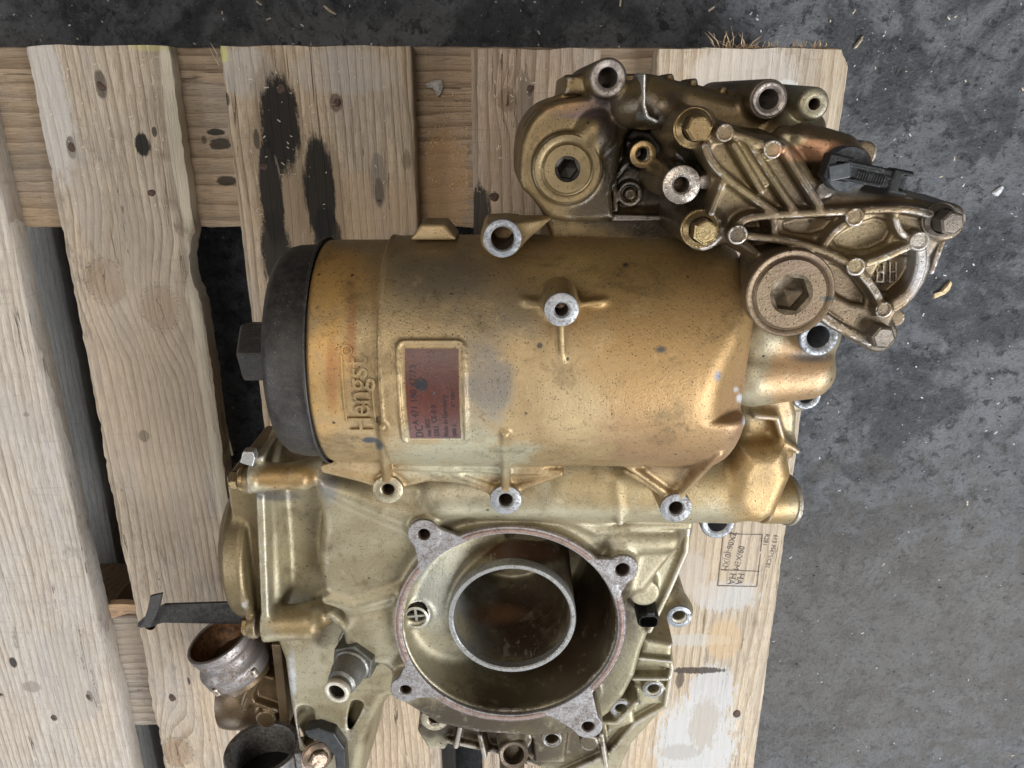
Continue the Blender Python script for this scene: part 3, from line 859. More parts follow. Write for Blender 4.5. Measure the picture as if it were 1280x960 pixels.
YC, ZC = -140.7, 177.0                                  # axis of the filter housing (runs along x)
RF = 70.0
def hit(px, py, r=RF):                                  # where a pixel's ray meets the housing: x, angle from straight up
    d = ray(px, py); oy, oz = -YC, H - ZC
    a, b, c = d[1] ** 2 + d[2] ** 2, 2 * (oy * d[1] + oz * d[2]), oy ** 2 + oz ** 2 - r * r
    t = (-b - math.sqrt(max(b * b - 4 * a * c, 0))) / (2 * a)
    return d[0] * t, math.atan2(d[1] * t - YC, H + d[2] * t - ZC)
def on(x, ang, r=RF): return np.array([x, YC + r * math.sin(ang), ZC + r * math.cos(ang)])
def hitp(px, py, r=RF): return on(*hit(px, py, r), r)

BROWN, ORANGE, PURPLE, PALE, SOOT = (.13, .08, .04), (.50, .25, .07), (.16, .10, .09), (.52, .50, .42), (.028, .022, .017)
def spot(px, py, rpx, rpy, col, amt, rag=.6, rough=None):
    p = hitp(px, py); s = S(px, py, 240)
    return (p, (rpx * s, rpy * s, 60), col, amt, rag, rough)
housing_m = cast_gold('filter_housing_coat', (.385, .275, .14), (.28, .185, .085), [
    spot(420, 350, 60, 55, (.52, .29, .085), .75, .6), spot(405, 470, 36, 90, (.47, .27, .085), .6, .6), spot(440, 400, 7, 60, (.24, .10, .045), .5, .8), spot(415, 470, 8, 40, (.25, .10, .04), .6, .6),
    spot(600, 380, 110, 70, (.22, .17, .105), .60, .9), spot(610, 480, 34, 50, (.19, .16, .125), .75, .8), spot(530, 330, 80, 40, (.24, .18, .10), .5, .9), spot(560, 345, 60, 26, (.17, .13, .085), .5, .9),
    spot(560, 560, 80, 50, (.38, .34, .23), .5, .6), spot(600, 575, 110, 30, (.40, .365, .25), .5, .6),
    spot(850, 545, 100, 70, (.28, .17, .09), .7, .6), spot(880, 440, 50, 110, (.44, .28, .13), .5, .6), spot(760, 340, 120, 60, (.48, .32, .12), .5, .7),
    spot(935, 520, 28, 80, (.42, .26, .17), .6, .5), spot(700, 300, 60, 18, (.25, .17, .09), .3, .9),  # last: strip below the cover edge, shade put into the colour
    spot(845, 420, 120, 120, (.34, .205, .078), .8, .5), spot(826, 437, 6, 3.5, (.06, .06, .065), .95, .9), spot(462, 550, 10, 3.5, (.05, .055, .07), .85, .9), spot(474, 557, 5, 6, (.05, .055, .06), .7, .9), spot(897, 470, 4, 6, (.15, .15, .18), .9, .5), spot(925, 498, 4, 5, (.75, .75, .78), .9, .4), spot(931, 526, 3, 6, (.7, .7, .72), .9, .5), spot(920, 487, 3, 3, (.6, .6, .6), .8, .4),
    spot(782, 331, 4, 3, (.04, .035, .03), .9, .5), spot(675, 432, 4, 4, (.06, .05, .045), .8, .7),
], metal=.48, rough=.46, speck=1.5, seed=.0)

f = Field([-118, -240, 95], [150, -55, 275], 1.0)
f.add(cyl((-110.5, YC, ZC), (-40, YC, ZC), 67.8, 68.0, 2.5), 0)
f.add(cyl((-72, YC, ZC), (132, YC, ZC), 70.4, 71.2, 15), 1.0)
f.add(cyl((-69.5, YC, ZC), (100, YC, ZC), 70.4, 71, 1.6), .8)
f.add(slab(UP([(690, 262), (900, 262), (925, 330), (680, 320)], 180), 100, 181, rnd=4), 3)
f.add(cyl((-71.5, YC, ZC), (-69, YC, ZC), 71.0, None, .8), .6)
# bosses on the lower side and their webs
LOWER = [(485, 612, 19, 8, 205), (632, 625, 20, 9, 207), (845, 635, 20, 9, 207)]
for px, py, r, ri, z in LOWER:
    f.add(vcyl(px, py, z, z - 50, r - 1, 2.0, 1.), 3)
def bl(px, py, z): return U(px, py, z)
def webx(a, b, c, t, k=2.5): f.add(web(bl(*a), bl(*b), bl(*c), t), k)
def fin(px, py, zt_, cxp_, cyp_, t=2.5):               # rib that climbs from a boss onto the housing
    q = U(px, py, zt_); e = hitp(cxp_, cyp_, 71.3)
    f.add(web(q, e, (q[0], q[1] + 14, 165), t), 2.5); f.add(web(q, (q[0], q[1] + 14, 165), (q[0], q[1], 165), t), 2)
fin(484, 602, 201, 478, 533); fin(632, 613, 203, 632, 542); fin(848, 622, 203, 899, 567, 2.1); fin(842, 622, 202, 786, 588, 1.9)
webx((485, 604, 200), (397, 583, 202), (470, 575, 190), 1.9, 3); webx((485, 604, 200), (397, 583, 202), (485, 600, 165), 1.8, 3)
f.add(rib(curve([(396, 582), (440, 593), (472, 606)]), 180, 203, 4), 3)
f.add(rib(curve([(500, 607), (540, 597), (575, 599), (615, 616)]), 180, 202, 4), 3)
webx((632, 614, 202), (700, 592, 205), (650, 590, 175), 1.9)
f.add(rib([(645, 614), (698, 591)], 178, 203, 3), 3)
webx((632, 614, 201), (570, 592, 203), (620, 595, 175), 1.9)
webx((485, 606, 198), (550, 592, 203), (485, 565, 206), 1.6); webx((545, 597, 199), (580, 600, 199), (560, 575, 208), 2.0)
f.add(rib([(834, 622), (782, 590)], 178, 203, 3.2), 2.5)
f.add(rib([(490, 584), (560, 586), (640, 590), (700, 591)], 165, 207, 4), 3)
# upright boss B on the crown with three fins
pB = U(702, 387, 262)
f.add(cyl((pB[0], pB[1], 230), pB, 10.2, 8.4, 1.2), 5)
for px, py in ((655, 376), (756, 377), (703, 447)):
    x, a = hit(px, py)
    f.add(web((pB[0], pB[1], 257), on(x, a, 70.5), (pB[0], pB[1], 238), 1.5), 3)
# leaning boss A with its web up to the cover
pA = U(628, 298, 232); pA2 = U(668, 252, 205)
f.add(cyl((pA[0], pA[1], 190), pA, 11.5, 10.2, 1.), 4)
f.add(rcone(pA - (0, 0, 10), pA2, 10.4, 13), 4)
f.add(web(pA - (8, 2, 4), pA2 + (-6, 4, -6), pA - (0, -5, 45), 2), 5)
# lug on the upper silhouette
x, a = hit(542, 300)
f.add(slab(UP([(512, 300), (526, 280), (556, 280), (572, 300)], 200), 172, 201, rnd=2), 2)
# raised edge of the left collar, rim of the data plate
def cyl_rrect(px0, px1, py0, py1, cr, w, h_):
    x0, x1 = hit(px0, (py0 + py1) / 2)[0], hit(px1, (py0 + py1) / 2)[0]
    xm = (px0 + px1) / 2
    a0, a1 = hit(xm, py0)[1], hit(xm, py1)[1]
    cx, cv, hx, hv = (x0 + x1) / 2, (a0 + a1) / 2 * RF, abs(x1 - x0) / 2, abs(a1 - a0) / 2 * RF
    def fn(X, Y, Z):
        r = np.sqrt((Y - YC) ** 2 + (Z - ZC) ** 2)
        vv = np.arctan2(Y - YC, Z - ZC) * RF
        qx, qy = np.abs(X - cx) - hx + cr, np.abs(vv - cv) - hv + cr
        d = np.minimum(np.maximum(qx, qy), 0) + np.sqrt(np.maximum(qx, 0) ** 2 + np.maximum(qy, 0) ** 2) - cr
        return _rnd(np.abs(d) - w, np.abs(r - RF - .9) - h_, .5)
    P = np.array([on(cx + sx * hx, (cv + sv * hv) / RF, RF + 2) for sx in (-1, 1) for sv in (-1, 1)] + [on(cx, cv / RF, RF + 3), on(cx, cv / RF, RF - 3)])
    return (fn, P.min(0) - 2, P.max(0) + 2), (cx, cv / RF, hx, hv)
rim, PLATE = cyl_rrect(499, 581, 427, 551, 4, .9, 1.2)
f.add(rim, 1)
# flattened facet on the right-hand shoulder, sheets that close the lower webs
pf_ = hitp(912, 465); nf = np.array([.66, -.10, .74]); nf /= np.linalg.norm(nf)
f.cut(box(pf_ + nf * (20 - 3.2), (34, 30, 20), frame_of(nf), 1), 5)
f.add(web(U(845, 624, 196), U(896, 570, 214), U(790, 590, 200), 1.6), 2.5)
f.add(web(U(632, 616, 196), U(698, 592, 203), U(634, 566, 210), 1.6), 2.5)
f.add(web(U(632, 616, 196), U(572, 590, 201), U(630, 566, 210), 1.4), 2.5)
f.add(web(U(485, 606, 196), U(400, 584, 203), U(478, 562, 210), 1.4), 2.5)
# holes
for px, py, r, ri, z in LOWER:
    p = U(px, py, z); s = S(px, py, z); f.cut(cyl((p[0], p[1], z - 22), (p[0], p[1], z + 6), ri * s + .4, rnd=.2))
f.cut(cyl((pB[0], pB[1], 240), (pB[0], pB[1], 270), 3.6, rnd=.2))
f.cut(cyl((pA[0], pA[1], 195), (pA[0], pA[1], 240), 6.2, rnd=.2))
housing = link('filter_housing', f.mesh('filter_housing'), housing_m, MOD)

silver = machined('machined_face', (.33, .33, .335), (.14, .125, .11), .55, .46, .8)
zinc = machined('zinc_sleeve', (.33, .34, .36), (.11, .105, .10), .58, .42, .85)
thread_m = machined('dark_thread', (.24, .17, .125), (.05, .032, .022), .6, .4, .8)
def bushing(name, p, ro, ri, mat, depth=18, d=(0, 0, 1), thread=True, lip=.6, parent=None):
    prof = [(ro + .1, -1.4), (ro, lip - .3), (ro - .4, lip), (ri + .9, lip), (ri, lip - .8)]
    o = link(name, mesh(name, *lathe(prof + [(ri, -2.5)], 40, p, d)), mat, MOD); sharp(o)
    pr = [(ri, -2.4)]
    if thread:
        h = -2.6
        while h > -depth:
            pr += [(ri - .35, h - .4), (ri, h - .8)]; h -= .9
    pr += [(ri - .1, -depth), (0, -depth - 1)]
    q = link('threaded_bore', mesh('threaded_bore', *lathe(pr, 32, p, d)), thread_m, o); q.location = (0, 0, 0)
    return o
for px, py, r, ri, z in LOWER:
    s = S(px, py, z); bushing('boss_face', U(px, py, z), (r - .4) * s, ri * s, silver if px > 500 else machined('oily_face', (.42, .36, .24), (.16, .12, .08), .5, .36, .85))
bushing('boss_face', pB, 8.5, 3.5, silver, 16)
bushing('sleeve', pA, 9.8, 6.1, zinc, 40, thread=False)

# black end cap with its hexagon
capm = plain('black_cap', (.026, .021, .017), .52, 0, .42, var=.42, bump=.35, scale=180)
cx = -110
prof = [(0, -30), (20, -30), (40, -29.2), (54, -28), (60, -26.2), (63.2, -22.5), (64.6, -17), (65.2, -6), (65.4, -2), (66.6, -1.6), (66.8, 0), (64, .5), (60, 1)]
o = sharp(link('end_cap', mesh('end_cap', *lathe([(r, -h) for r, h in prof], 96, (cx, YC, ZC), (-1, 0, 0))), capm, MOD), 40)
v, q = prism(hexa(20), 0, 26, (cx - 29, YC, ZC), (-1, 0, 0), ch=3, rot=.2)
h_ = bevel(link('hexagon', mesh('hexagon', v, q), capm, o, smooth=False), .8); h_.location = (0, 0, 0)
v, q = lathe([(69.2, 0), (69.6, .5), (69.4, 1.6), (66.5, 1.8)], 96, (cx - .2, YC, ZC), (-1, 0, 0))
link('cap_seal', mesh('cap_seal', v, q), capm, MOD)

# raised maker's lettering on the collar, reading upwards
RL = 67.9
x0, _ = hit(447, 490)
def wrap(v, f_, X0, a0, r0):
    return [on(X0 - q[1], a0 + q[0] / r0, r0 + q[2]) for q in v], f_
aL, aH = hit(447, 541)[1], hit(447, 446)[1]
Llen = (aH - aL) * RL
v, q = font_mesh('Hengst', 18, 1.3, .96, .04)
w0 = v[:, 0].max() - v[:, 0].min(); v[:, 0] = (v[:, 0] - v[:, 0].min()) * Llen / w0; v[:, 1] -= 5.5
bits = [wrap(v, q, x0, aL, RL + .1)]
def bar(u0, u1, y0, y1, h_=1.15, n=10):
    V, F = [], []
    for i in range(n + 1):
        u = u0 + (u1 - u0) * i / n
        V += [(u, y0, -.6), (u, y0, h_), (u, y1, h_), (u, y1, -.6)]
    for i in range(n):
        for k in range(3): F.append([i * 4 + k, i * 4 + k + 1, i * 4 + k + 5, i * 4 + k + 4])
    F += [[0, 3, 2, 1], [n * 4 + k for k in range(4)]]
    return np.array(V), F
for b in ((Llen * .14, Llen * 1.02, 7.4, 8.3), (Llen * .12, Llen * .66, -8.3, -7.4)):
    bits.append(wrap(*bar(*b), x0, aL, RL + .1))
v, q = lathe([(2.9, -.5), (2.9, 1.0), (2.2, 1.0), (2.2, -.5)], 20)
xr, ar = hit(433, 438); bits.append(wrap(np.array(v), q, xr, ar, RL + .1))
v, q = font_mesh('R', 3.6, .9); v[:, 0] -= 1.1; v[:, 1] -= 1.25; bits.append(wrap(v, q, xr, ar, RL + .1))
o = link('raised_lettering', mesh('raised_lettering', *merge(*bits)), housing_m, housing, smooth=False); o.location = (0, 0, 0); bevel(o, .25, 2)

# rust-red data plate with printed lines
cxp, cap_, hxp, hvp = PLATE
plate_m = cast_gold('red_label', (.092, .025, .016), (.06, .019, .013), [], metal=0, rough=.33, speck=1.2, seed=.4, c3=(.10, .038, .022), rough_var=.2)
def patch(u0, u1, v0, v1, r, n=16):
    V, F = [], []
    for i in range(n + 1):
        a = (v0 + (v1 - v0) * i / n) / RF
        V += [on(u0, a, r), on(u1, a, r)]
    for i in range(n): F.append([2 * i, 2 * i + 1, 2 * i + 3, 2 * i + 2])
    return V, F
ux0, ux1 = hit(508, 490)[0], hit(574, 490)[0]
va, vb = hit(541, 546)[1] * RF, hit(541, 436)[1] * RF
lab = link('data_label', mesh('data_label', *patch(ux0, ux1, va, vb, RF + 1.25)), plate_m, MOD)
inkd = plain('label_print', (.010, .007, .009), .5, var=.3)
LW_, LH_ = vb - va, ux1 - ux0
bits = []
def prt(s, u, yfrac, size, maxw=None):
    v, q = font_mesh(s, size, 0, 1.05, .01)
    if maxw: v[:, 0] *= min(1., maxw / max(v[:, 0].max(), .1))
    bits.append(wrap(v + np.array([u, 0, .12]), q, ux0 + LH_ * yfrac, va / RF, RF + 1.3))
prt('DC', 1., .27, 6.2); prt('A 471 180 47/73', 10.5, .20, 5.0, LW_ - 12.5)
prt('zae 002', 1.5, .42, 4.0); prt('3283', 1.5, .58, 4.0); prt('CE-0.0', 12, .55, 4.0); prt('Made in Germany', 1.5, .76, 3.7, LW_ * .72); prt('0000 2', 1.5, .92, 3.2); prt('47 180', 22, .92, 3.2)
dx, da = hit(527, 480)
vv, qq = lathe([(0, 0), (3.4, 0)], 20); bits.append(wrap(np.array(vv) + (0, 0, .12), qq, dx, da, RF + 1.3))
o = link('printed_lines', mesh('printed_lines', *merge(*bits)), inkd, lab, smooth=False); o.location = (0, 0, 0)
# ------------------------------------------------------------------ upper cover: plug side, oily recess, rail with bosses
def pspot(px, py, z, rpx, rpy, col, amt, rag=.6, rough=None):
    p = U(px, py, z); s = S(px, py, z)
    return (p, (rpx * s, rpy * s, 70), col, amt, rag, rough)
cover_m = cast_gold('cover_coat', (.20, .14, .065), (.12, .08, .037), [
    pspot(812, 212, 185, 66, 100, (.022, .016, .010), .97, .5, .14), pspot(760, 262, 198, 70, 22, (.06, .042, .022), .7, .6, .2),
    pspot(715, 140, 198, 34, 12, (.10, .07, .075), .75, .7), pspot(745, 130, 198, 26, 16, (.08, .06, .06), .6, .7), pspot(757, 165, 205, 10, 22, (.07, .055, .05), .7, .5),
    pspot(780, 135, 205, 14, 22, (.12, .085, .05), .5, .6), pspot(660, 240, 195, 16, 50, (.10, .07, .035), .5, .8),
    pspot(1015, 135, 230, 40, 50, (.38, .34, .23), .65, .5), pspot(900, 135, 220, 80, 10, (.26, .18, .11), .4, .7), pspot(845, 118, 220, 14, 6, (.17, .11, .085), .4, .7), pspot(690, 130, 198, 40, 12, (.34, .19, .07), .5, .6)], metal=.60, rough=.38, speck=1.25, seed=1.7, wear=.25)
f = Field([-5, -110, 60], [205, 70, 262], .85)
zt = 198
left = [(690, 277), (674, 260), (662, 244), (650, 234), (649, 205), (653, 170), (666, 145), (688, 128), (720, 122), (760, 119), (806, 104), (808, 150), (784, 165), (776, 190), (772, 215), (764, 240), (766, 262), (768, 277)]
f.add(pslab(left, 90, zt, sm=1, rnd=3.5, draft=.03), 0)
# backing flange behind the rounded corner
f.add(pslab([(664, 238), (652, 200), (654, 155), (672, 132), (704, 116), (707, 93), (745, 92), (800, 92), (805, 120), (700, 200)], 80, 174, rnd=1.5), 1)
f.add(pslab([(706, 118), (708, 95), (745, 93), (748, 118)], 150, 188, rnd=2), 1.5)
f.add(slab(UP([(676, 262), (900, 262), (915, 310), (690, 300)], 184), 100, 184, rnd=3), 2)
# floor of the recess
f.add(pslab([(760, 150), (870, 140), (880, 276), (760, 276)], 90, 180, rnd=2), 4)
f.add(pslab([(766, 268), (830, 270), (832, 276), (764, 277)], 90, 192, rnd=1), 2)
# pad and round shoulder of the screw plug
pP = U(709, 211, 201); sP = S(709, 211, 201)
f.add(vcyl(709, 211, 201, 150, 43.5, 1), 3)
f.add(rcone(U(744, 166, 192), U(725, 190, 190), 9.5), 5)
f.add(ball(U(744, 165, 194), 11), 4)
pF = U(760, 97, 214); sF = S(760, 97, 214)
f.add(cyl((pF[0], pF[1], 80), pF, 11, 9.6, 1.2), 4)
f.add(rcone(U(793, 131, 205), U(808, 131, 205), 12), 4)          # cylinder against the joint
# bosses in the recess
f.add(vcyl(804, 193, 196, 150, 17, .5), 2); f.add(vcyl(788, 243, 190, 150, 15, .3, rnd=.6), 2)
f.add(rib([(786, 180), (788, 200), (768, 225), (770, 262)], 160, 190, 2.6), 2)
f.cut(vcyl(788, 243, 194, 184, 11, 0, .3), .5); f.add(vcyl(788, 243, 188.5, 170, 7.5, 0, 1.), .3)
# rail to the right
rail = [(806, 96), (850, 104), (925, 124), (940, 128), (985, 150), (1000, 160), (1010, 168), (1030, 185), (1010, 200), (880, 190), (830, 160), (806, 158)]
f.add(pslab(rail, 120, 219, sm=1, rnd=6, draft=.05), 2)
f.add(pslab([(806, 92), (930, 118), (990, 146), (980, 158), (880, 140), (806, 118)], 110, 206, rnd=2), 2)
f.add(rcone(U(812, 128, 210), U(828, 134, 214), 13, 10), 4)
for px, py in ((868, 103), (905, 113), (838, 97)): f.add(vcyl(px, py, 208, 180, 5, .3), 2)
pG = U(961, 124, 232); sG = S(961, 124, 232)
f.add(cyl((pG[0], pG[1], 120), pG, 11.5, 9.4, 1.), 4)
pH = U(1018, 130, 228); sH = S(1018, 130, 228)
f.add(cyl((pH[0] - 3, pH[1] + 2, 120), pH, 12, 8.0, 2.5), 5)
f.add(rcone(U(975, 160, 212), U(1012, 160, 206), 8), 5)
# copper coloured gallery below the rail, leading to the sensor
f.add(rcone(U(968, 172, 216), U(1010, 180, 218), 8), 4)
f.add(rcone(U(1006, 186, 224), U(1048, 196, 226), 10.5), 3)
f.add(vcyl(1028, 172, 200, 120, 9), 3); f.add(vcyl(1049, 178, 195, 120, 9), 2)
f.cut(cyl((pF[0], pF[1], 60), pF + (0, 0, 8), 13 * sF, rnd=.2)); f.cut(cyl((pG[0], pG[1], 60), pG + (0, 0, 8), 13 * sG, rnd=.2)); f.cut(cyl((pH[0], pH[1], 200), pH + (0, 0, 8), 7.4 * sH, rnd=.2))
f.cut(vcyl(804, 193, 204, 178, 8, 0, .2))
f.cut(cyl((pP[0], pP[1], 186), (pP[0], pP[1], 210), 28 * sP, rnd=.2))
link('upper_cover', f.mesh('upper_cover'), cover_m, MOD)
worn = machined('worn_sleeve', (.40, .35, .31), (.15, .11, .085), .55, .36, .85)
def tube_ring(name, p, ro, ri, mat, depth=25):
    prof = [(ro, -3), (ro + .1, 0), (ro - .5, .9), (ro - 1.2, 1.2), (ri + 1.2, .7), (ri, -.2), (ri - .1, -depth)]
    return sharp(link(name, mesh(name, *lathe(prof, 48, p)), mat, MOD), 50)
tube_ring('sleeve', pF, 22.5 * sF, 12.5 * sF, worn, 110); tube_ring('sleeve', pG, 21.5 * sG, 12.5 * sG, worn, 90)
bushing('threaded_bore_rim', pH, 8.6 * sH, 7.2 * sH, cover_m, 18, lip=.05)
p = U(804, 193, 196); bushing('boss_face', p, 16.4 * S(804, 193, 196), 8 * S(804, 193, 196), machined('oily_brass_face', (.40, .28, .13), (.17, .11, .06), .5, .3, .85), 18)
# bright metal line where cover and rail meet
f = Field([45, -20, 180], [100, 75, 240], .6)
f.add(rib([(806, 94), (806, 132), (810, 146), (822, 152)], 200, 224.5, 1.7, rnd=.5), 0)
link('joint_edge', f.mesh('joint_edge'), machined('bright_sealant', (.72, .71, .68), (.35, .30, .22), .35, .22, .7), MOD)

# screw plugs with hexagon sockets
plug_m = cast_gold('plug_coat', (.22, .162, .08), (.155, .108, .052), [], metal=.62, rough=.38, speck=1.6, seed=3.1, wear=.3)
plug2_m = cast_gold('bracket_plug_coat', (.18, .128, .078), (.125, .082, .05), [pspot(1040, 374, 262, 15, 3.2, (.05, .055, .05), .95, .2), pspot(1000, 330, 262, 50, 14, (.16, .11, .075), .7, .8)], metal=.6, rough=.42, speck=1.9, seed=4.1, wear=.45)
dark_in = plain('recess_dark', (.022, .015, .009), .5, .2, var=.5, bump=.4)  # shade inside socket and spout bore, put into a near-black colour
brown_in = plain('socket_brown', (.12, .088, .052), .45, .4, var=.5, bump=.4)  # even brown for the inside of the bracket plug
def plug(p, rf, rh, rs, mat, collar, lift, depth, inner=None):
    prof = [(rf, -6), (rf, collar - .6), (rf - .6, collar), (rh + 1.6, collar), (rh + .6, collar - .8), (rh, collar - .4), (rh, lift - 1), (rh - 1, lift)]
    R = 40
    v, q = lathe(prof + [(rs + 1.1, lift)], 60, p)
    o = sharp(link('screw_plug', mesh('screw_plug', v, q), mat, MOD), 40)
    # socket: round chamfer blended into a hexagon
    hx = []; n = 60
    for k, (kind, r, z) in enumerate((('c', rs + 1.1, lift), ('h', rs, lift - 1.1), ('h', rs, lift - depth), ('c', 0.01, lift - depth - 2))):
        for i in range(n):
            a = 2 * math.pi * i / n
            rr = r if kind == 'c' else r * math.cos(math.pi / 6) / math.cos(((a + .12) % (math.pi / 3)) - math.pi / 6)
            hx.append((p[0] + rr * math.cos(a), p[1] + rr * math.sin(a), p[2] + z))
    fq = [[k * n + i, k * n + (i + 1) % n, (k + 1) * n + (i + 1) % n, (k + 1) * n + i] for k in range(3) for i in range(n)]
    s_ = sharp(link('hexagon_socket', mesh('hexagon_socket', hx, fq), inner or dark_in, o), 30); s_.location = (0, 0, 0)
    return o
plug(pP, 42 * sP, 31 * sP, 13.5 * sP, plug_m, 1.8, 2.4, 11)

# ------------------------------------------------------------------ ribbed bracket at the upper right
br_m = cast_gold('bracket_coat', (.17, .118, .066), (.095, .063, .036), [
    pspot(930, 215, 250, 50, 50, (.205, .15, .07), .6, .6), pspot(1010, 285, 250, 60, 10, (.10, .07, .04), .6, .9), pspot(985, 225, 250, 22, 40, (.12, .085, .05), .6, .9), pspot(1085, 375, 250, 40, 20, (.11, .08, .05), .6, .9), pspot(1020, 188, 235, 46, 14, (.50, .27, .15), .95, .3), pspot(990, 175, 235, 16, 8, (.46, .40, .26), .7, .4),
    pspot(1072, 236, 250, 50, 12, (.055, .05, .045), .92, .8, .75), pspot(1015, 245, 250, 20, 18, (.12, .095, .08), .6, .9), pspot(1175, 270, 240, 40, 36, (.05, .045, .04), .7, .8, .4), pspot(1100, 425, 240, 40, 30, (.06, .05, .042), .65, .8, .4),
    pspot(1090, 300, 250, 70, 45, (.27, .205, .11), .6, .5), pspot(900, 300, 245, 30, 40, (.06, .045, .03), .7, .7, .2), pspot(854, 222, 235, 26, 62, (.022, .016, .010), .95, .5, .15), pspot(845, 275, 225, 40, 40, (.04, .03, .018), .9, .6, .2), pspot(950, 320, 240, 40, 22, (.10, .07, .04), .6, .7, .25), pspot(1150, 345, 255, 22, 50, (.30, .29, .29), .6, .7)],
    metal=.55, rough=.38, speck=3.0, wear=.85, seed=2.6)
f = Field([60, -160, 150], [272, 45, 282], .62)
Zp, Zr = 251, 259
pM0 = U(852, 231, 250)
plate = [(856, 165), (872, 142), (905, 156), (940, 168), (978, 172), (1004, 196), (1022, 228), (1062, 236), (1120, 246), (1160, 250), (1192, 264), (1200, 286), (1166, 312), (1163, 345), (1140, 380), (1116, 396), (1112, 425), (1088, 428), (1060, 408), (1010, 372), (960, 328), (915, 302), (892, 306), (866, 296), (862, 282), (884, 262), (892, 232), (882, 200)]
f.add(pslab(plate, 222, Zp, sm=1, rnd=2.5, draft=.12), 0)
# recessed panels between the ribs
def rb(pts, w=4.6, z=Zr, k=1.6): f.add(rib(curve(pts), Zp - 8, z, w * .9, draft=.12, rnd=1.0), k)
rb([(882, 184), (888, 200), (903, 218), (932, 240), (968, 265)], 4.8)
rb([(919, 181), (953, 239)], 4.4); rb([(927, 178), (958, 232)], 3.2, Zr - 3)
rb([(937, 176), (962, 216), (993, 262)], 4.6)
rb([(981, 186), (996, 212), (1026, 258)], 5.)
rb([(907, 166), (932, 172), (967, 186)], 5, Zr)
rb([(905, 228), (890, 266)], 4.6, Zr - 1)
rb([(923, 292), (924, 278), (946, 270), (1053, 265), (1132, 260), (1164, 268)], 5.)
rb([(924, 294), (978, 300), (1030, 313), (1071, 334), (1096, 364), (1106, 388)], 5.)
rb([(1071, 334), (1110, 322), (1151, 302)], 5.)
rb([(1151, 304), (1154, 325), (1148, 350), (1136, 371), (1108, 387)], 7.5)
rb([(1031, 308), (1044, 290), (1068, 274)], 4.4, Zr - 1)
rb([(1120, 264), (1122, 280), (1129, 294), (1148, 302)], 4.2, Zr - 1)
rb([(968, 270), (970, 298)], 4.2, Zr - 1)
rb([(1088, 428), (1030, 400), (985, 345)], 6, Zp + 1)
PADS = [(907, 166, 11), (967, 187, 11.5), (923, 294, 12), (1070, 272, 11.5), (1151, 302, 12), (1071, 334, 11.5), (1106, 388, 10.5)]
for px, py, r in PADS:
    f.add(vcyl(px, py, Zr + 1.3, Zp - 6, r, .4, .9), 1.5)
    f.cut(vcyl(px, py, Zr + 3, Zr + .7, r - 2.6, 0, .3), .4)
# pockets sunk through towards the joint
f.cut(pslab([(930, 284), (950, 277), (964, 277), (966, 292), (945, 293)], Zp - 16, Zp + 4, rnd=1), 1.5)
f.cut(pslab([(940, 302), (985, 307), (1010, 318), (985, 318), (955, 318)], Zp - 20, Zp + 4, rnd=1), 2)
for pts in ([(983, 276), (1052, 272), (1030, 296), (985, 292)], [(1066, 285), (1112, 270), (1122, 300), (1084, 318), (1040, 308)], [(1092, 340), (1142, 316), (1142, 345), (1108, 376)], [(1040, 330), (1062, 340), (1094, 384), (1060, 380), (1030, 350)]):
    f.cut(pslab(pts, Zp - 3.4, Zp + 4, sm=1, rnd=1), 2.5)
# bolt bosses
BOLTS = [(872, 160, 24, 262, 15), (880, 289, 23, 262, 14.5), (1186, 278, 21, 262, 14), (1101, 420, 20, 256, 13.5)]
for px, py, r, z, hx in BOLTS:
    f.add(vcyl(px, py, z - 9, 170 if px < 900 else 215, r + 2, 1.2, 2), 4)
f.add(vcyl(852, 231, 250, 170, 24, 1.2, 2), 4); f.add(vcyl(880, 228, 249, 200, 9, .5), 1.5)
f.add(pslab([(846, 150), (880, 150), (884, 235), (890, 290), (860, 300), (840, 240)], 170, 222, rnd=3), 4)
# seat of the big plug, sensor seat, little lug on the lower right
pQ = U(991, 369, 268); sQ = S(991, 369, 268)
f.add(cyl((pQ[0] + 6, pQ[1] + 4, 200), (pQ[0], pQ[1], 262), 36 * sQ, 55.5 * sQ, 1.5), 2)
f.add(vcyl(1062, 212, 254, 205, 30, 1.5, 2), 3); f.add(vcyl(1032, 238, 253, 220, 10, 1), 3)
f.add(rcone(U(1004, 178, 236), U(1050, 192, 240), 9.5), 3); f.add(rcone(U(980, 172, 234), U(1010, 182, 234), 6), 2)
f.add(vcyl(1121, 398, 240, 205, 11, .4), 2); f.add(vcyl(1082, 192, 236, 205, 15, .6), 2)
f.add(rib([(1166, 340), (1180, 300)], 226, 238, 3.5), 2)
f.cut(cyl((pM0[0], pM0[1], 230), (pM0[0], pM0[1], 255), 10.6 * S(852, 231, 250), rnd=.2), .4)
# raised cast marks
def mk(pts): f.add(rib(pts, Zp - 3, Zp - 1.3, 1.2, draft=0, rnd=.3), .4)
for pts in ([(1097, 330), (1097, 350)], [(1105, 330), (1105, 352)], [(1097, 340), (1105, 341)], [(1113, 328), (1113, 352)], [(1113, 340), (1121, 340)], [(1121, 328), (1121, 350)], [(1095, 352), (1106, 353)], [(1112, 353), (1118, 353)]):
    mk(pts)
f.cut(cyl((pQ[0], pQ[1], 244), (pQ[0], pQ[1], 270), 42 * sQ, rnd=.2))
link('ribbed_bracket', f.mesh('ribbed_bracket'), br_m, MOD)
pM = U(852, 231, 250); sM = S(852, 231, 250)
bushing('boss_face', pM, 23.5 * sM, 10 * sM, machined('wet_face', (.42, .37, .32), (.18, .135, .10), .5, .24, .85), 14)
pMl = U(880, 228, 249.6)
link('locating_lug', mesh('locating_lug', *lathe([(8.4 * sM, -3), (8.4 * sM, 0), (7.6 * sM, .5), (0, .5)], 28, pMl)), worn, MOD)
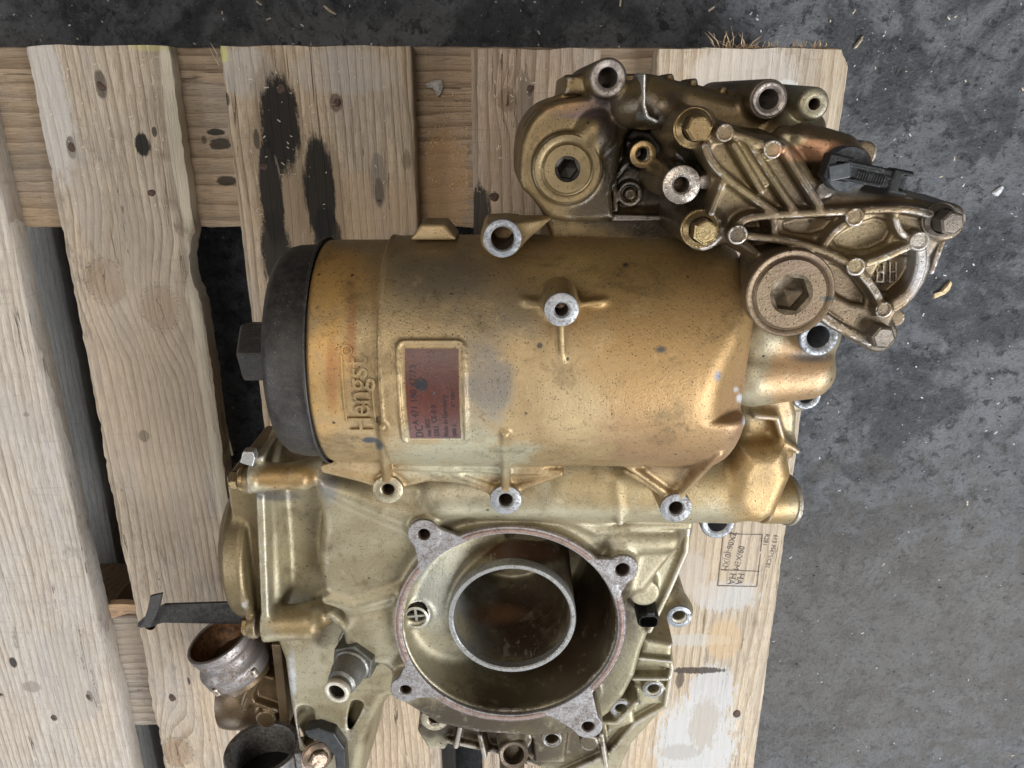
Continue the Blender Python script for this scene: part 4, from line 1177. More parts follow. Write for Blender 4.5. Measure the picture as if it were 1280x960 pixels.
plug(np.array([pQ[0], pQ[1], 262.]), 56 * sQ, 46 * sQ, 24 * sQ, plug2_m, 3.2, 4.2, 10, brown_in)

# flanged hexagon bolts
bolt_m = cast_gold('yellow_zinc', (.38, .285, .14), (.28, .19, .09), [], metal=.85, rough=.28, speck=.8, seed=6.2, wear=.2)
boltd_m = cast_gold('sooty_zinc', (.20, .165, .13), (.10, .08, .065), [], metal=.6, rough=.45, speck=2.4, seed=7.2, wear=.3, c3=(.02, .02, .02))
def bolt(p, d, rfl, rhex, hh, mat, washer=True):
    o = sharp(link('bolt', mesh('bolt', *merge(lathe([(rfl, -.2), (rfl, .9), (rfl - .6, 1.5), (rhex + .2, 3.0)], 44, p, d),
        prism(hexa(rhex), 1.2, hh, p, d, ch=rhex * .2, rot=random.random()),
        lathe([(rhex * .80, hh + .02), (rhex * .76, hh - .25), (rhex * .3, hh - .35), (0, hh - .35)], 24, p, d))), mat, MOD), 25)
    if washer:
        w = sharp(link('washer', mesh('washer', *lathe([(rfl + .9, -2), (rfl + .9, -.5), (rfl + .5, -.15), (rfl - 1, -.15)], 44, p, d)), mat, o)); w.location = (0, 0, 0)
    return o
for i, (px, py, r, z, hx) in enumerate(BOLTS):
    s = S(px, py, z)
    p = U(px, py, z); p = p - (0, 0, 8)
    bolt(p, (0, 0, 1), r * s * .97, hx * s * 1.12, 12, bolt_m if i < 2 else boltd_m)

# black plug connector on its round base
conm = plain('black_connector', (.009, .009, .009), .5, 0, .28, var=.5, bump=.3, scale=500)
greym = plain('grey_clip', (.045, .05, .055), .42, var=.3)
pS = U(1061, 212, 262); sS = S(1061, 212, 262)
base = sharp(link('sensor', mesh('sensor', *lathe([(28 * sS, -9), (28 * sS, -.6), (27 * sS, 0), (0, .2)], 40, pS)), plain('sensor_base', (.04, .042, .044), .55, .2, var=.8, bump=.5, scale=300), MOD), 40)
a0, a1 = U(1034, 208, 266), U(1131, 228, 268)
dv = (a1 - a0); Lc = np.linalg.norm(dv); dv /= Lc
Rm = np.stack([dv, np.cross((0, 0, 1), dv) / np.linalg.norm(np.cross((0, 0, 1), dv)), np.cross(dv, np.cross((0, 0, 1), dv) / np.linalg.norm(np.cross((0, 0, 1), dv)))], 1)
f = Field(np.minimum(a0, a1) - 16, np.maximum(a0, a1) + 16, .4)
mid = (a0 + a1) / 2
f.add(box(mid + Rm @ (1, 0, 0), (Lc / 2 - 2, 4.3, 4.2), Rm, 1.0), 0)
f.add(box(a0 + Rm @ (4, .4, -.6), (5.6, 5.6, 5.0), Rm, .8), .4)
f.add(box(a1 + Rm @ (-4, -.4, .8), (4.6, 5.6, 5.0), Rm, 1.2), 1.2)
f.cut(box(a1 + Rm @ (-1.5, -.4, 3.4), (2.6, 3.4, 4.0), Rm, .8), .4)
f.add(box(mid + Rm @ (-3, 3.5, 2.8), (Lc / 2 - 10, .8, 2.2), Rm, .4), .6); f.add(box(mid + Rm @ (-3, -3.7, 2.8), (Lc / 2 - 9, .8, 2.2), Rm, .4), .6)
for i in range(17): f.add(box(a0 + Rm @ (13 + i * 1.25, -1.0, 4.2), (.32, 2.2, .7), Rm, .2), .2)
f.cut(box(a0 + Rm @ (4, 1.8, 4.2), (2, 1.2, 2), Rm, .2), .3)
con = link('connector', f.mesh('connector'), conm, base); con.location = (0, 0, 0)
o = bevel(link('connector_clip', mesh('connector_clip', *prism([(-4.6, -3.4), (4.6, -3.4), (4.6, 3.4), (-4.6, 3.4)], 0, 1.4, a0 + Rm @ (4.5, -1.2, 4.1), Rm[:, 2], rot=0.2)), greym, base, smooth=False), .4); o.location = (0, 0, 0)
# silver sleeve half hidden under the plug
pR = U(1023, 421, 206); sR = S(1023, 421, 206)
tube_ring('sleeve', pR, 25 * sR, 14.5 * sR, zinc, 60)
# ------------------------------------------------------------------ lower housing with the big bore, joined to the filter by a gallery
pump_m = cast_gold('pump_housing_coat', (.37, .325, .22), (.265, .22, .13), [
    pspot(545, 740, 140, 34, 60, (.275, .265, .215), .75, .5), pspot(560, 690, 140, 40, 26, (.20, .185, .13), .6, .7), pspot(360, 595, 165, 45, 18, (.27, .165, .06), .8, .5), pspot(375, 780, 160, 42, 22, (.27, .19, .085), .7, .5), pspot(362, 690, 140, 30, 65, (.40, .34, .20), .5, .6),
    pspot(410, 610, 160, 14, 26, (.22, .21, .19), .6, .7), pspot(345, 620, 150, 40, 7, (.15, .14, .125), .7, .8),
    pspot(600, 640, 150, 100, 30, (.21, .185, .12), .5, 1.0),  # mild dirt under the filter overhang, its shade put into the colour
    pspot(800, 610, 165, 150, 30, (.27, .195, .09), .75, .5), pspot(960, 600, 170, 55, 90, (.34, .22, .09), .75, .5), pspot(1000, 470, 190, 50, 50, (.38, .235, .115), .7, .5),
    pspot(1015, 445, 200, 26, 8, (.06, .055, .05), .85, .6),
    pspot(752, 765, 100, 52, 105, (.045, .030, .018), .9, .7, .3), pspot(715, 850, 100, 60, 40, (.055, .038, .022), .9, .8, .3), pspot(640, 865, 110, 110, 24, (.15, .12, .07), .7, .9), pspot(600, 820, 110, 60, 24, (.22, .205, .15), .6, .9), pspot(650, 690, 120, 40, 16, (.10, .05, .03), .9, .6, .3), pspot(660, 700, 120, 26, 9, (.06, .028, .02), .9, .6),  # right side of the bore: brown oil plus shade put into the colour
    pspot(656, 775, 70, 66, 64, (.045, .028, .018), .8, .5, .25), pspot(660, 805, 60, 44, 30, (.06, .034, .020), .7, .9, .3), pspot(592, 745, 90, 26, 36, (.30, .30, .285), .75, .6), pspot(600, 800, 80, 24, 22, (.24, .235, .21), .65, .7), pspot(618, 768, 60, 34, 12, (.26, .13, .07), .85, .6), pspot(655, 690, 110, 60, 12, (.09, .04, .025), .9, .7, .3), pspot(690, 725, 110, 24, 24, (.10, .075, .05), .8, .7),  # inside of the tube: oily brown, shade put into the colour too
    pspot(365, 850, 120, 8, 40, (.55, .55, .58), .6, 1.1), pspot(405, 800, 140, 14, 14, (.08, .06, .04), .6, .7), pspot(590, 900, 95, 95, 34, (.045, .032, .018), .92, .7), pspot(700, 930, 95, 75, 30, (.085, .065, .038), .8, .9), pspot(640, 945, 90, 40, 24, (.04, .028, .016), .85, .7), pspot(800, 850, 100, 50, 60, (.33, .30, .19), .5, .7)],  # recess below the flange coloured darker than the casting
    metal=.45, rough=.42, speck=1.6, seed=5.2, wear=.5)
PZ = 168.                                               # top of the bore flange
cR = U(637.5, 786, PZ); sR_ = S(637.5, 786, PZ)
RO, RI = 147.5 * sR_ * .985, 133 * sR_
f = Field([-185, -565, 0], [262, -105, 232], 1.15)
# plate and body
body = [(318, 588), (345, 578), (420, 590), (520, 600), (700, 600), (868, 655), (866, 672), (838, 742), (806, 800), (790, 860), (752, 905), (700, 925), (560, 915), (505, 880), (478, 866), (468, 895), (446, 950), (440, 1010), (386, 1010), (366, 905), (352, 800), (322, 790), (312, 740)]
f.add(pslab(body, 0.5, 130, sm=1, rnd=5, draft=.04), 0)
f.add(pslab([(392, 612), (420, 604), (520, 606), (640, 600), (800, 650), (780, 790), (690, 890), (560, 890), (500, 850), (470, 830), (430, 770), (404, 742), (398, 700), (406, 650)], 80, 157, sm=2, rnd=8, draft=.18), 5)
f.add(pslab([(318, 600), (338, 604), (345, 680), (350, 770), (322, 775)], 80, 148, sm=1, rnd=5, draft=.25), 5)
f.add(pslab([(396, 600), (520, 640), (508, 662), (470, 648), (400, 616)], 90, 162, rnd=6, draft=.2), 8)
# joint flange on the left, edge-on, and its two screw bosses lying along x
q0, q1 = U(317, 585, 168), U(321, 790, 158)
f.add(slab([(q0[0] - 2, q0[1] + 4), (q0[0] + 4.5, q0[1] + 5), (q1[0] + 9.5, q1[1] - 6), (q1[0] + 3.5, q1[1] - 6)], 40, 160, rnd=2), 3)
for (xa, ya, xb, yb, z, r, r2) in ((317, 596, 388, 594, 158, 18, 16.5), (322, 779, 398, 776, 150, 23, 21)):
    a, b = U(xa, ya, z), U(xb, yb, z); s = S(xb, yb, z)
    f.add(cyl(a, b, r * s, r2 * s, 4), 4)
    f.add(cyl(a - (1.5, 0, 0), a + (5, 0, 0), (r + 2.5) * s, None, 2), 2)
    f.add(rcone(b - (6, 0, 0), b + (10, 0, -22), r2 * s * .9, 10), 7)
# ridge that sweeps from the lower boss to the bore
f.add(rib([(408, 752), (440, 760), (468, 752), (500, 741)], 130, 160, 7, rnd=4), 7)
f.add(rib([(412, 770), (432, 786), (450, 776), (490, 762)], 130, 154, 5, rnd=3), 6)
f.add(vcyl(468, 800, 158, 90, 38, 5, 5), 6)
# cylinder of the bore and tapering ears
f.add(cyl((cR[0], cR[1], 60), (cR[0], cR[1], PZ - 2), RO, RO - 1, 1.5), 5)
EARS = [(530, 668, 8.5), (778, 712, 10), (507, 862, 8), (735, 908, 9)]
EP = []
for px, py, ri in EARS:
    p = U(px, py, PZ - .2); EP.append(p); s = S(px, py, PZ)
    dd = cR - p; dd[2] = 0; dd /= np.linalg.norm(dd)
    f.add(cyl((p[0] + dd[0] * 3, p[1] + dd[1] * 3, 70), (p[0], p[1], PZ - 2), 14, 11.6, 1.5), 5)
f.add(pslab([(742, 655), (850, 655), (858, 672), (838, 700), (806, 740), (780, 750)], 70, 150, rnd=6, draft=.1), 6)
f.add(rcone(U(780, 672, 150), U(832, 672, 150), 13, 11), 5)
f.add(rcone(U(526, 640, 148), U(560, 620, 150), 14), 5)                # tube behind the upper left ear
f.add(rib([(660, 628), (745, 666), (790, 660), (862, 660)], 120, 158, 3.5, rnd=2), 4)
f.add(rib([(860, 662), (858, 690), (836, 740), (812, 790)], 60, 134, 4, rnd=2), 3)
# gallery below the filter and bulky blocks at its right end
f.add(rcone(U(560, 612, 150), U(912, 618, 152), 19, 20), 6)
f.add(rcone(U(700, 590, 150), U(920, 600, 150), 24), 6)
f.add(rib([(770, 600), (776, 655)], 120, 172, 4, rnd=3), 6)
f.add(pslab([(918, 590), (932, 566), (985, 560), (992, 600), (972, 648), (952, 660), (928, 655), (912, 630)], 70, 176, rnd=11, draft=.08), 5)
f.add(pslab([(925, 480), (990, 490), (998, 520), (994, 575), (930, 580)], 70, 158, rnd=6, draft=.04), 6)
f.add(rib([(946, 522), (972, 524), (980, 552), (998, 566)], 120, 170, 4, rnd=3), 5)
pfa, pfb = U(950, 626, 118), U(984, 624, 112)
f.add(cyl(pfa, pfb, 17, 18.5, 1), 3)
f.add(vcyl(897, 652, 118, 60, 22, 1, 1), 2)
f.add(rcone(U(897, 652, 100), U(900, 622, 118), 9), 4); f.add(rcone(U(1006, 496, 112), U(975, 505, 112), 9), 4)
# elbow bump at the right of the filter
f.add(rcone(U(940, 465, 170), U(1005, 462, 172), 22, 19), 6)
f.add(cyl((pR[0], pR[1], 120), (pR[0], pR[1], 203), 13, 11.5, 1.5), 5)
f.add(rcone(U(950, 415, 165), U(1005, 415, 165), 22), 6)
f.add(vcyl(1008, 494, 130, 60, 17, 1), 3)
# mounting side under the filter, standing on the pallet
f.add(slab([(-75, -215), (150, -215), (150, -75), (130, -20), (20, -10), (-75, -90)], 0, 100, rnd=4), 4)
f.add(slab([(20, -120), (150, -120), (165, -40), (150, 10), (20, 10)], 30, 120, rnd=4), 4)
f.add(cyl((-60, YC, ZC - 20), (110, YC, ZC - 20), 58), 4)
f.add(slab([(-90, -420), (70, -420), (95, -220), (-100, -220)], 0, 60, rnd=3), 3)
f.add(slab([(-160, -400), (-150, -250), (-90, -230), (-90, -400)], 40, 80, rnd=4), 3)
# lower edge: screw bosses and stepped blocks around the bore
LOWB = [(543, 900, 18, 8, 112), (690, 925, 13, 9, 118), (776, 886, 15, 7.5, 118), (817, 862, 14, 8, 112), (682, 921, 12, 7, 110)]
f.add(pslab([(528, 886), (522, 915), (535, 936), (556, 938), (562, 926), (640, 944), (700, 972), (770, 972), (790, 930), (830, 886), (836, 856), (838, 805), (800, 790), (700, 880)], 0.5, 92, rnd=3, draft=.03), 4)
for px, py, r, ri, z in LOWB[:4]: f.add(vcyl(px, py, z, 50, r, 1.5, 2), 4)
for pts, z in (([(788, 838), (800, 816), (836, 818), (832, 852), (792, 850)], 104), ([(756, 880), (790, 872), (794, 905), (760, 918)], 108), ([(792, 852), (832, 848), (830, 880), (800, 884)], 106), ([(805, 800), (842, 806), (838, 838), (798, 828)], 116), ([(664, 905), (712, 912), (706, 955), (668, 955)], 104)):
    f.add(pslab(pts, 50, z, rnd=4, draft=.05), 3)
f.add(vcyl(643, 925, 112, 50, 22, 1, 2), 4)
f.add(rcone(U(640, 905, 110), U(640, 965, 104), 11), 4)
f.add(rib([(700, 972), (760, 945), (795, 905), (832, 884)], 40, 98, 3, rnd=1.5), 2)
f.add(rib([(752, 920), (758, 960)], 40, 110, 3, rnd=1.5), 2)
f.add(rib([(560, 928), (640, 945), (660, 955)], 40, 98, 3, rnd=1.5), 2)
f.add(rib([(746, 905), (772, 905), (796, 880)], 60, 122, 3, rnd=1.5), 2)
f.add(rib([(836, 808), (840, 836), (832, 884)], 50, 112, 3, rnd=1.5), 2)
f.add(rib([(792, 850), (834, 850)], 60, 114, 2.5, rnd=1.2), 2); f.add(rib([(800, 824), (838, 828)], 60, 122, 2.5, rnd=1.2), 2)
f.add(rib([(600, 922), (606, 948)], 50, 108, 3, rnd=1.5), 2); f.add(rib([(575, 912), (570, 935)], 50, 104, 3, rnd=1.5), 2)
f.add(vcyl(737, 930, 112, 50, 12, 1, 2), 3)
f.add(vcyl(849, 771, 128, 50, 15, 2.5, 1), 3)
f.add(rcone(U(836, 745, 110), U(849, 762, 112), 11), 4); f.add(vcyl(806, 742, 146, 80, 19, 1, 2), 4)
# leg below the hose fitting
f.add(rib([(478, 868), (452, 905), (440, 990)], 30, 128, 9, rnd=5), 6)
f.add(rib([(404, 890), (416, 935), (420, 990)], 30, 122, 13, rnd=7), 6)
f.add(vcyl(412, 905, 126, 60, 17, 1, 3), 5)
# --- the bore: volute floor rising to the left, deep to the right, tube in the middle
cS = U(640, 775, 159)
def volute():
    def fn(X, Y, Z):
        dx, dy = X - cR[0], Y - cR[1]
        r = np.sqrt(dx * dx + dy * dy)
        th = np.arctan2(dy, dx)                         # pi at the left
        g = .5 + .5 * np.cos(th + .25)                  # 1 at the right
        floor = 153 - 118 * np.clip(g, 0, 1) ** 1.25 + .10 * (r - 60)
        return _rnd(r - RI + .04 * (PZ - Z), floor - Z, 7)
    return fn, [cR[0] - RI, cR[1] - RI, 30], [cR[0] + RI, cR[1] + RI, PZ + 8]
f.cut(volute(), 2)
f.cut(cyl((cR[0], cR[1], PZ - 3.5), (cR[0], cR[1], PZ + 8), RI + 2.0, rnd=.4), .5)
RSo = 80 * S(640, 775, 159); RSi = RSo - 3.4
f.add(cyl((cS[0], cS[1], 20), (cS[0], cS[1], 157), RSo + 1.5, RSo, .8), 4)
# filled left shoulder with the strainer hole
pT = U(520, 771, 157); f.add(vcyl(520, 771, 157.5, 110, 18, 3, 2), 5)
f.cut(vcyl(520, 771, 162, 120, 13.5, 0, .3), .8)
# inside of the tube
f.cut(cyl((cS[0], cS[1], 40), (cS[0], cS[1], 170), RSi - .2, RSi - .2, 4), 1)
f.add(rcone((cS[0] - 40, cS[1] + 4, 62), (cS[0] - 2, cS[1] + 8, 58), 13, 10), 5)
f.cut(rcone((cS[0] + 5, cS[1] + 46, 96), (cS[0] + 5, cS[1] + 5, 70), 27, 20), 2)
f.cut(rcone((cS[0] - 30, cS[1] + 34, 90), (cS[0] - 22, cS[1] + 14, 84), 14), 2)
f.add(rcone((cS[0] - 18, cS[1] - 26, 44), (cS[0] - 4, cS[1] - 12, 46), 9), 4)
# screw holes
for p, (px, py, ri) in zip(EP, EARS): f.cut(cyl((p[0], p[1], PZ - 28), (p[0], p[1], PZ + 6), ri * S(px, py, PZ), rnd=.2), .4)
for px, py, r, ri, z in LOWB[:4]: f.cut(vcyl(px, py, z + 2, z - 16, ri, 0, .3), .6)
f.cut(vcyl(849, 771, 131, 110, 8.4, 0, .2), .4)
for (px, py, z, ri) in ((897, 654, 118, 12), (1008, 495, 130, 10), (580, 618, 152, 13)):
    p_ = U(px, py, z); f.cut(cyl((p_[0], p_[1], z - 36), (p_[0], p_[1], z + 8), ri * S(px, py, z) + .5, rnd=.2), .4)
f.cut(cyl((pR[0], pR[1], 140), (pR[0], pR[1], 210), 14.5 * sR + .4, rnd=.2), .4)
# crevices in the leg under the hose fitting
f.cut(rcone(U(447, 878, 126), U(430, 930, 118), 5.5, 7), 3)
f.cut(rcone(U(382, 890, 128), U(390, 925, 118), 7, 9), 4)
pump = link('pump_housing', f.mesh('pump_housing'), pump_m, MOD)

side_edge_m = machined('chipped_edge', (.34, .32, .28), (.20, .15, .07), .6, .45, .7)
# machined bore flange: ring and four ears in one plate
flange_m = machined('scraped_flange', (.32, .305, .30), (.12, .09, .075), .6, .5, .65)
f = Field([cR[0] - 108, cR[1] - 108, PZ - 6], [cR[0] + 108, cR[1] + 108, PZ + 4], .62)
f.add(cyl((cR[0], cR[1], PZ - 4), (cR[0], cR[1], PZ), RO, None, .5), 0)
for p, (px, py, ri) in zip(EP, EARS):
    dd = cR - p; dd[2] = 0; L = np.linalg.norm(dd); dd /= L
    n = np.array([-dd[1], dd[0], 0]); a = p - dd * 0; w0, w1, l = 9.6, 22, L - RO + 9
    f.add(cyl((p[0], p[1], PZ - 4), (p[0], p[1], PZ), 11.2, None, .5), 1)
    f.add(slab([(a + n * w0)[:2], (a + dd * l + n * w1)[:2], (a + dd * l - n * w1)[:2], (a - n * w0)[:2]], PZ - 4, PZ, rnd=.5), 1.5)
f.cut(cyl((cR[0], cR[1], PZ - 9), (cR[0], cR[1], PZ + 6), RI + 1.2, rnd=.2), .4)
for p, (px, py, ri) in zip(EP, EARS): f.cut(cyl((p[0], p[1], PZ - 9), (p[0], p[1], PZ + 6), ri * S(px, py, PZ) * .92, rnd=.2), .5)
flange = link('bore_flange', f.mesh('bore_flange'), flange_m, MOD)
gasket_m = machined('gasket_residue', (.25, .165, .13), (.09, .06, .05), .5, .5, .3)
for r0, r1, h_ in ((RI + 2.2, RI + 5.4, .35), (RI + 6.4, RI + 7.0, .3)):
    link('seal_trace', mesh('seal_trace', *lathe([(r0, PZ - .4), (r0 + .2, PZ + h_), (r1 - .2, PZ + h_), (r1, PZ - .4)], 120, (cR[0], cR[1], 0), wob=.001)), gasket_m, flange).location = (0, 0, 0)
for p, (px, py, ri) in zip(EP, EARS):
    r = ri * S(px, py, PZ) * .9
    pr = [(r, -1)]; h = -1.
    while h > -22: pr += [(r - .45, h - .5), (r, h - 1.)]; h -= 1.1
    o = link('threaded_bore', mesh('threaded_bore', *lathe(pr + [(0, -23)], 32, (p[0], p[1], PZ))), thread_m, flange); o.location = (0, 0, 0)
sleeve_m = machined('bore_sleeve_metal', (.33, .325, .31), (.12, .10, .08), .5, .42, .7)
sharp(link('bore_sleeve', mesh('bore_sleeve', *lathe([(RSo + .3, 151), (RSo + .2, 158), (RSo - .5, 159), (RSi + .4, 159), (RSi - .5, 158.2), (RSi - .5, 152)], 96, (cS[0], cS[1], 0))), sleeve_m, MOD), 40)
# strainer with cross bars
rr = 13.5 * S(520, 771, 150)
dk = plain('hole_dark', (.012, .010, .008), .6)
v1 = lathe([(rr + 1.5, .4), (rr, .9), (rr - .8, .4), (rr - .8, -8)], 40, pT + (0, 0, 1))
b1 = prism([(-rr + .4, -.9), (rr - .4, -.9), (rr - .4, .9), (-rr + .4, .9)], -3, -.6, pT, rot=.1)
b2 = prism([(-rr + .4, -.9), (rr - .4, -.9), (rr - .4, .9), (-rr + .4, .9)], -3, -.62, pT, rot=.1 + math.pi / 2)
sharp(link('strainer', mesh('strainer', *merge(v1, b1, b2)), machined('strainer_metal', (.40, .38, .31), (.2, .17, .12), .4, .4, .7), MOD))
for px, py, r, ri, z in LOWB[:4]:
    s = S(px, py, z); bushing('boss_face', U(px, py, z), (r - 2) * s, ri * s, machined('dull_face', (.40, .34, .24), (.14, .11, .07), .5, .4, .8) if px < 600 else silver, 14)
bushing('boss_face', U(849, 771, 128), 15.5 * S(849, 771, 128), 8.6 * S(849, 771, 128), zinc, 16)
p = U(897, 654, 118); tube_ring('sleeve', p, 21 * S(897, 654, 118), 12 * S(897, 654, 118), zinc, 30)
p = U(1008, 495, 130); tube_ring('sleeve', p, 18 * S(1008, 495, 130), 10 * S(1008, 495, 130), zinc, 30)
p = U(580, 618, 152); tube_ring('sleeve', p, 22 * S(580, 618, 152), 13 * S(580, 618, 152), zinc, 30)
sharp(link('round_flange_edge', mesh('round_flange_edge', *lathe([(18.2, -3), (19.6, -2.6), (19.8, 0), (18.6, .6), (13, .8), (12, -4), (0, -5)], 56, pfb, pfb - pfa)), side_edge_m, MOD))

# ------------------------------------------------------------------ left side: joint plate, round cover, bolts
side_m = cast_gold('side_cover_coat', (.21, .155, .078), (.135, .095, .046), [], metal=.55, rough=.42, speck=1.2, seed=8.8, wear=.5)
f = Field([-235, -440, 0], [-120, -195, 185], .9)
xq = q0[0] - 3
c0, c1 = U(315, 600, 158), U(322, 780, 150)
ccy = U(306, 690, 120)
f.add(cyl((ccy[0] - 4, ccy[1], 108), (ccy[0] + 14, ccy[1], 108), 54, 58, 5), 0)
f.add(cyl((ccy[0] - 12, ccy[1], 104), (ccy[0], ccy[1], 104), 44, 49, 8), 5)
for c, s in ((c0, 8.5), (c1, 9.5)):
    f.add(cyl(c - (6, 0, 0), c + (1, 0, 0), s + 1, None, 1.5), 4)
f.add(slab([(ccy[0] + 4, c0[1] - 4), (c0[0] + 1, c0[1] - 4), (c1[0] + 2, c1[1] + 4), (ccy[0] + 4, c1[1] + 4)], 50, 146, rnd=2), 4)
side = link('side_cover', f.mesh('side_cover'), side_m, MOD)
def xbolt(px, py, z, rfl, rhex, hh, mat, d=(-1, 0, 0)): return bolt(U(px, py, z), np.array(d, float), rfl, rhex, hh, mat)
xbolt(304, 599, 158, 8.8, 6.6, 8.5, bolt_m); xbolt(318, 782, 150, 9.2, 7.0, 8.5, bolt_m)
p = U(311, 573, 164)
o = bevel(link('clip_tab', mesh('clip_tab', *prism([(-4.5, -4), (4.5, -4), (4.5, 3), (2, 7), (-4.5, 5)], -5, 2.5, p, (0, 0, 1), rot=-.35)), machined('tab_steel', (.40, .39, .37), (.2, .17, .14), .5, .4, .8), MOD, smooth=False), .8)

# hose fitting: hexagon and barbed spout
stl = machined('fitting_steel', (.22, .21, .19), (.09, .08, .07), .5, .40, .75)
ad = eye_dir(430, 840, -.53 * .74, -.85 * .74, .67)
pe = U(420, 866, 190); L = 56.
def along(px, py, pe, ad, back): return pe - ad * back
hexp = pe - ad * 42
o = bevel(link('hose_fitting', mesh('hose_fitting', *prism(hexa(17.5), -6, 13, hexp, ad, ch=1.6, rot=.35)), machined('olive_hexagon', (.115, .11, .09), (.05, .045, .037), .5, .42, .6), MOD, smooth=False), .6)
prof = [(15.5, 4), (15.2, 10), (14, 16), (13.8, 19), (12.6, 20), (12.2, 28), (11.4, 29.5), (10.6, 36), (8.6, 38), (8.2, 44), (7.6, 46)]
q = sharp(link('spout', mesh('spout', *lathe([(r, h - 4) for r, h in prof], 56, hexp, ad)), stl, o), 35); q.location = (0, 0, 0)
lipm = machined('ivory_lip', (.56, .51, .42), (.36, .25, .15), .4, .4, .3)
q = sharp(link('spout_lip', mesh('spout_lip', *lathe([(8.0, -5.4), (9.3, -4.4), (9.5, -1.2), (8.8, 0), (6.7, 0), (6.2, -.6), (6.0, -2.5)], 48, pe, ad)), lipm, o), 60); q.location = (0, 0, 0)
q = link('spout_bore', mesh('spout_bore', *lathe([(6.05, -1.5), (5.7, -14), (0, -15)], 40, pe, ad)), dark_in, o); q.location = (0, 0, 0)
q = link('fitting_washer', mesh('fitting_washer', *lathe([(19.5, -8), (19.6, -6.6), (18, -6)], 48, hexp, ad)), stl, o); q.location = (0, 0, 0)

# black flat strap with its curved clip
rub = plain('black_strap', (.030, .027, .024), .48, .3, var=.5, bump=.3, scale=300)
z = 92
pts = [(330, 752), (205, 756), (190, 764), (172, 779), (171, 784), (186, 785), (203, 779), (330, 781)]
o = bevel(link('flat_strap', mesh('flat_strap', *prism(UP(pts, z) - U(250, 768, z)[:2], -3, 0, U(250, 768, z))), rub, MOD, smooth=False), .7)
V, F = [], []
ca, cb, cc = U(183, 781, z), U(194, 764, z + 8), U(197, 741, z + 24)
n = 12; wv = np.array([8.2, 2.2, 0])
for i in range(n + 1):
    t_ = i / n; p = ca * (1 - t_) ** 2 + 2 * cb * t_ * (1 - t_) + cc * t_ ** 2
    for k, (sx, dz) in enumerate(((-1, 0), (1, 0), (1, 3), (-1, 3))): V.append(p + wv * sx * .62 + (0, 0, dz + .3))
for i in range(n):
    for k in range(4): F.append([i * 4 + k, i * 4 + (k + 1) % 4, (i + 1) * 4 + (k + 1) % 4, (i + 1) * 4 + k])
F += [[3, 2, 1, 0], [n * 4 + k for k in range(4)]]
q = bevel(link('curved_clip', mesh('curved_clip', V, F), rub, o, smooth=False), .6); q.location = (0, 0, 0)
q = link('clip_stud', mesh('clip_stud', *lathe([(0, -6), (4.2, -6), (4.6, -3), (4.6, 0)], 20, U(187, 782, z - 1))), rub, o); q.location = (0, 0, 0)

# coolant neck: tilted spigot, brown pump body behind it
neck_m = machined('tarnished_neck', (.27, .25, .24), (.12, .07, .045), .55, .44, .75)
nd = eye_dir(273, 796, -.47, .72, .52)
pn = U(273, 796, 96)
rn = 42 * S(273, 796, 96)
prof = [(rn - .6, -2), (rn, -1), (rn, 1.2), (rn - .8, 2), (rn - 2.2, 1.6), (rn - 2.8, 0), (rn - 3, -38), (0, -38)]
rustin = plain('rusty_inside', (.15, .075, .035), .5, .5, var=.6, bump=.5, scale=200)
outer = [(rn - 3, -50), (rn + 1.0, -44), (rn + 1.6, -34), (rn + 1.8, -31), (rn + .8, -29), (rn - 2.6, -24), (rn - 2.8, -15), (rn - 1.6, -13.4), (rn - 2.4, -12), (rn - 2.4, -9.5), (rn - .4, -8), (rn, -3), (rn - .2, -1), (rn - 1.2, -.2), (rn - 2.6, -.6), (rn - 3, -2)]
o = sharp(link('coolant_neck', mesh('coolant_neck', *lathe([(r_, h_ * .8) for r_, h_ in outer], 80, pn, nd)), neck_m, MOD), 50)
q = link('neck_bore', mesh('neck_bore', *lathe([(rn - 3, -1.8), (rn - 3.4, -34), (0, -34)], 64, pn, nd)), rustin, o); q.location = (0, 0, 0)
oil_m = cast_gold('oily_brown_coat', (.20, .135, .07), (.125, .08, .042), [pspot(290, 880, 70, 40, 40, (.09, .06, .035), .6, .8, .25)], metal=.5, rough=.34, speck=1.2, seed=11., wear=.6)
f = Field([-260, -540, 0], [-120, -330, 130], .9)
f.add(cyl(pn - nd * 46, pn - nd * 25, rn - 3, rn - 1, 2), 0)
for k in range(3):
    an = (.9, 2.0, -.3)[k]
    FR = frame_of(nd); u = FR @ np.array([math.cos(an), math.sin(an), 0])
    f.add(cyl(pn - nd * 35 + u * (rn + .5), pn - nd * 27 + u * (rn + 1.5), 3.2, 2.6, .6), 1)
f.add(ellip(U(298, 868, 68), (34, 30, 30)), 4)
f.add(pslab([(300, 852), (322, 842), (350, 850), (362, 905), (318, 915), (296, 895)], 30, 90, sm=1, rnd=3), 3)
f.add(rib([(322, 846), (306, 886)], 50, 98, 4, rnd=2), 2)
f.add(vcyl(332, 900, 100, 40, 13, 1, 2), 3)
f.add(rcone(U(296, 842, 76), U(330, 872, 76), 14, 17), 4)
f.add(rib([(302, 842), (316, 880), (345, 890)], 50, 98, 3, rnd=1.5), 2)
f.add(rcone(U(278, 875, 58), U(312, 842, 64), 8, 12), 4); f.add(pslab([(290, 870), (312, 834), (352, 800), (362, 905), (300, 925)], 20, 74, rnd=4), 4)
f.add(rib([(345, 800), (352, 850), (356, 905)], 30, 92, 5, rnd=2), 3); f.add(rib([(318, 838), (322, 900)], 30, 80, 5, rnd=3), 3)
f.add(rcone(U(285, 885, 62), U(360, 905, 64), 9, 12), 4)
f.add(slab(UP([(270, 850), (370, 850), (420, 1000), (290, 1000)], 40), 0, 48, rnd=4), 3)
link('pump_body', f.mesh('pump_body'), oil_m, MOD)
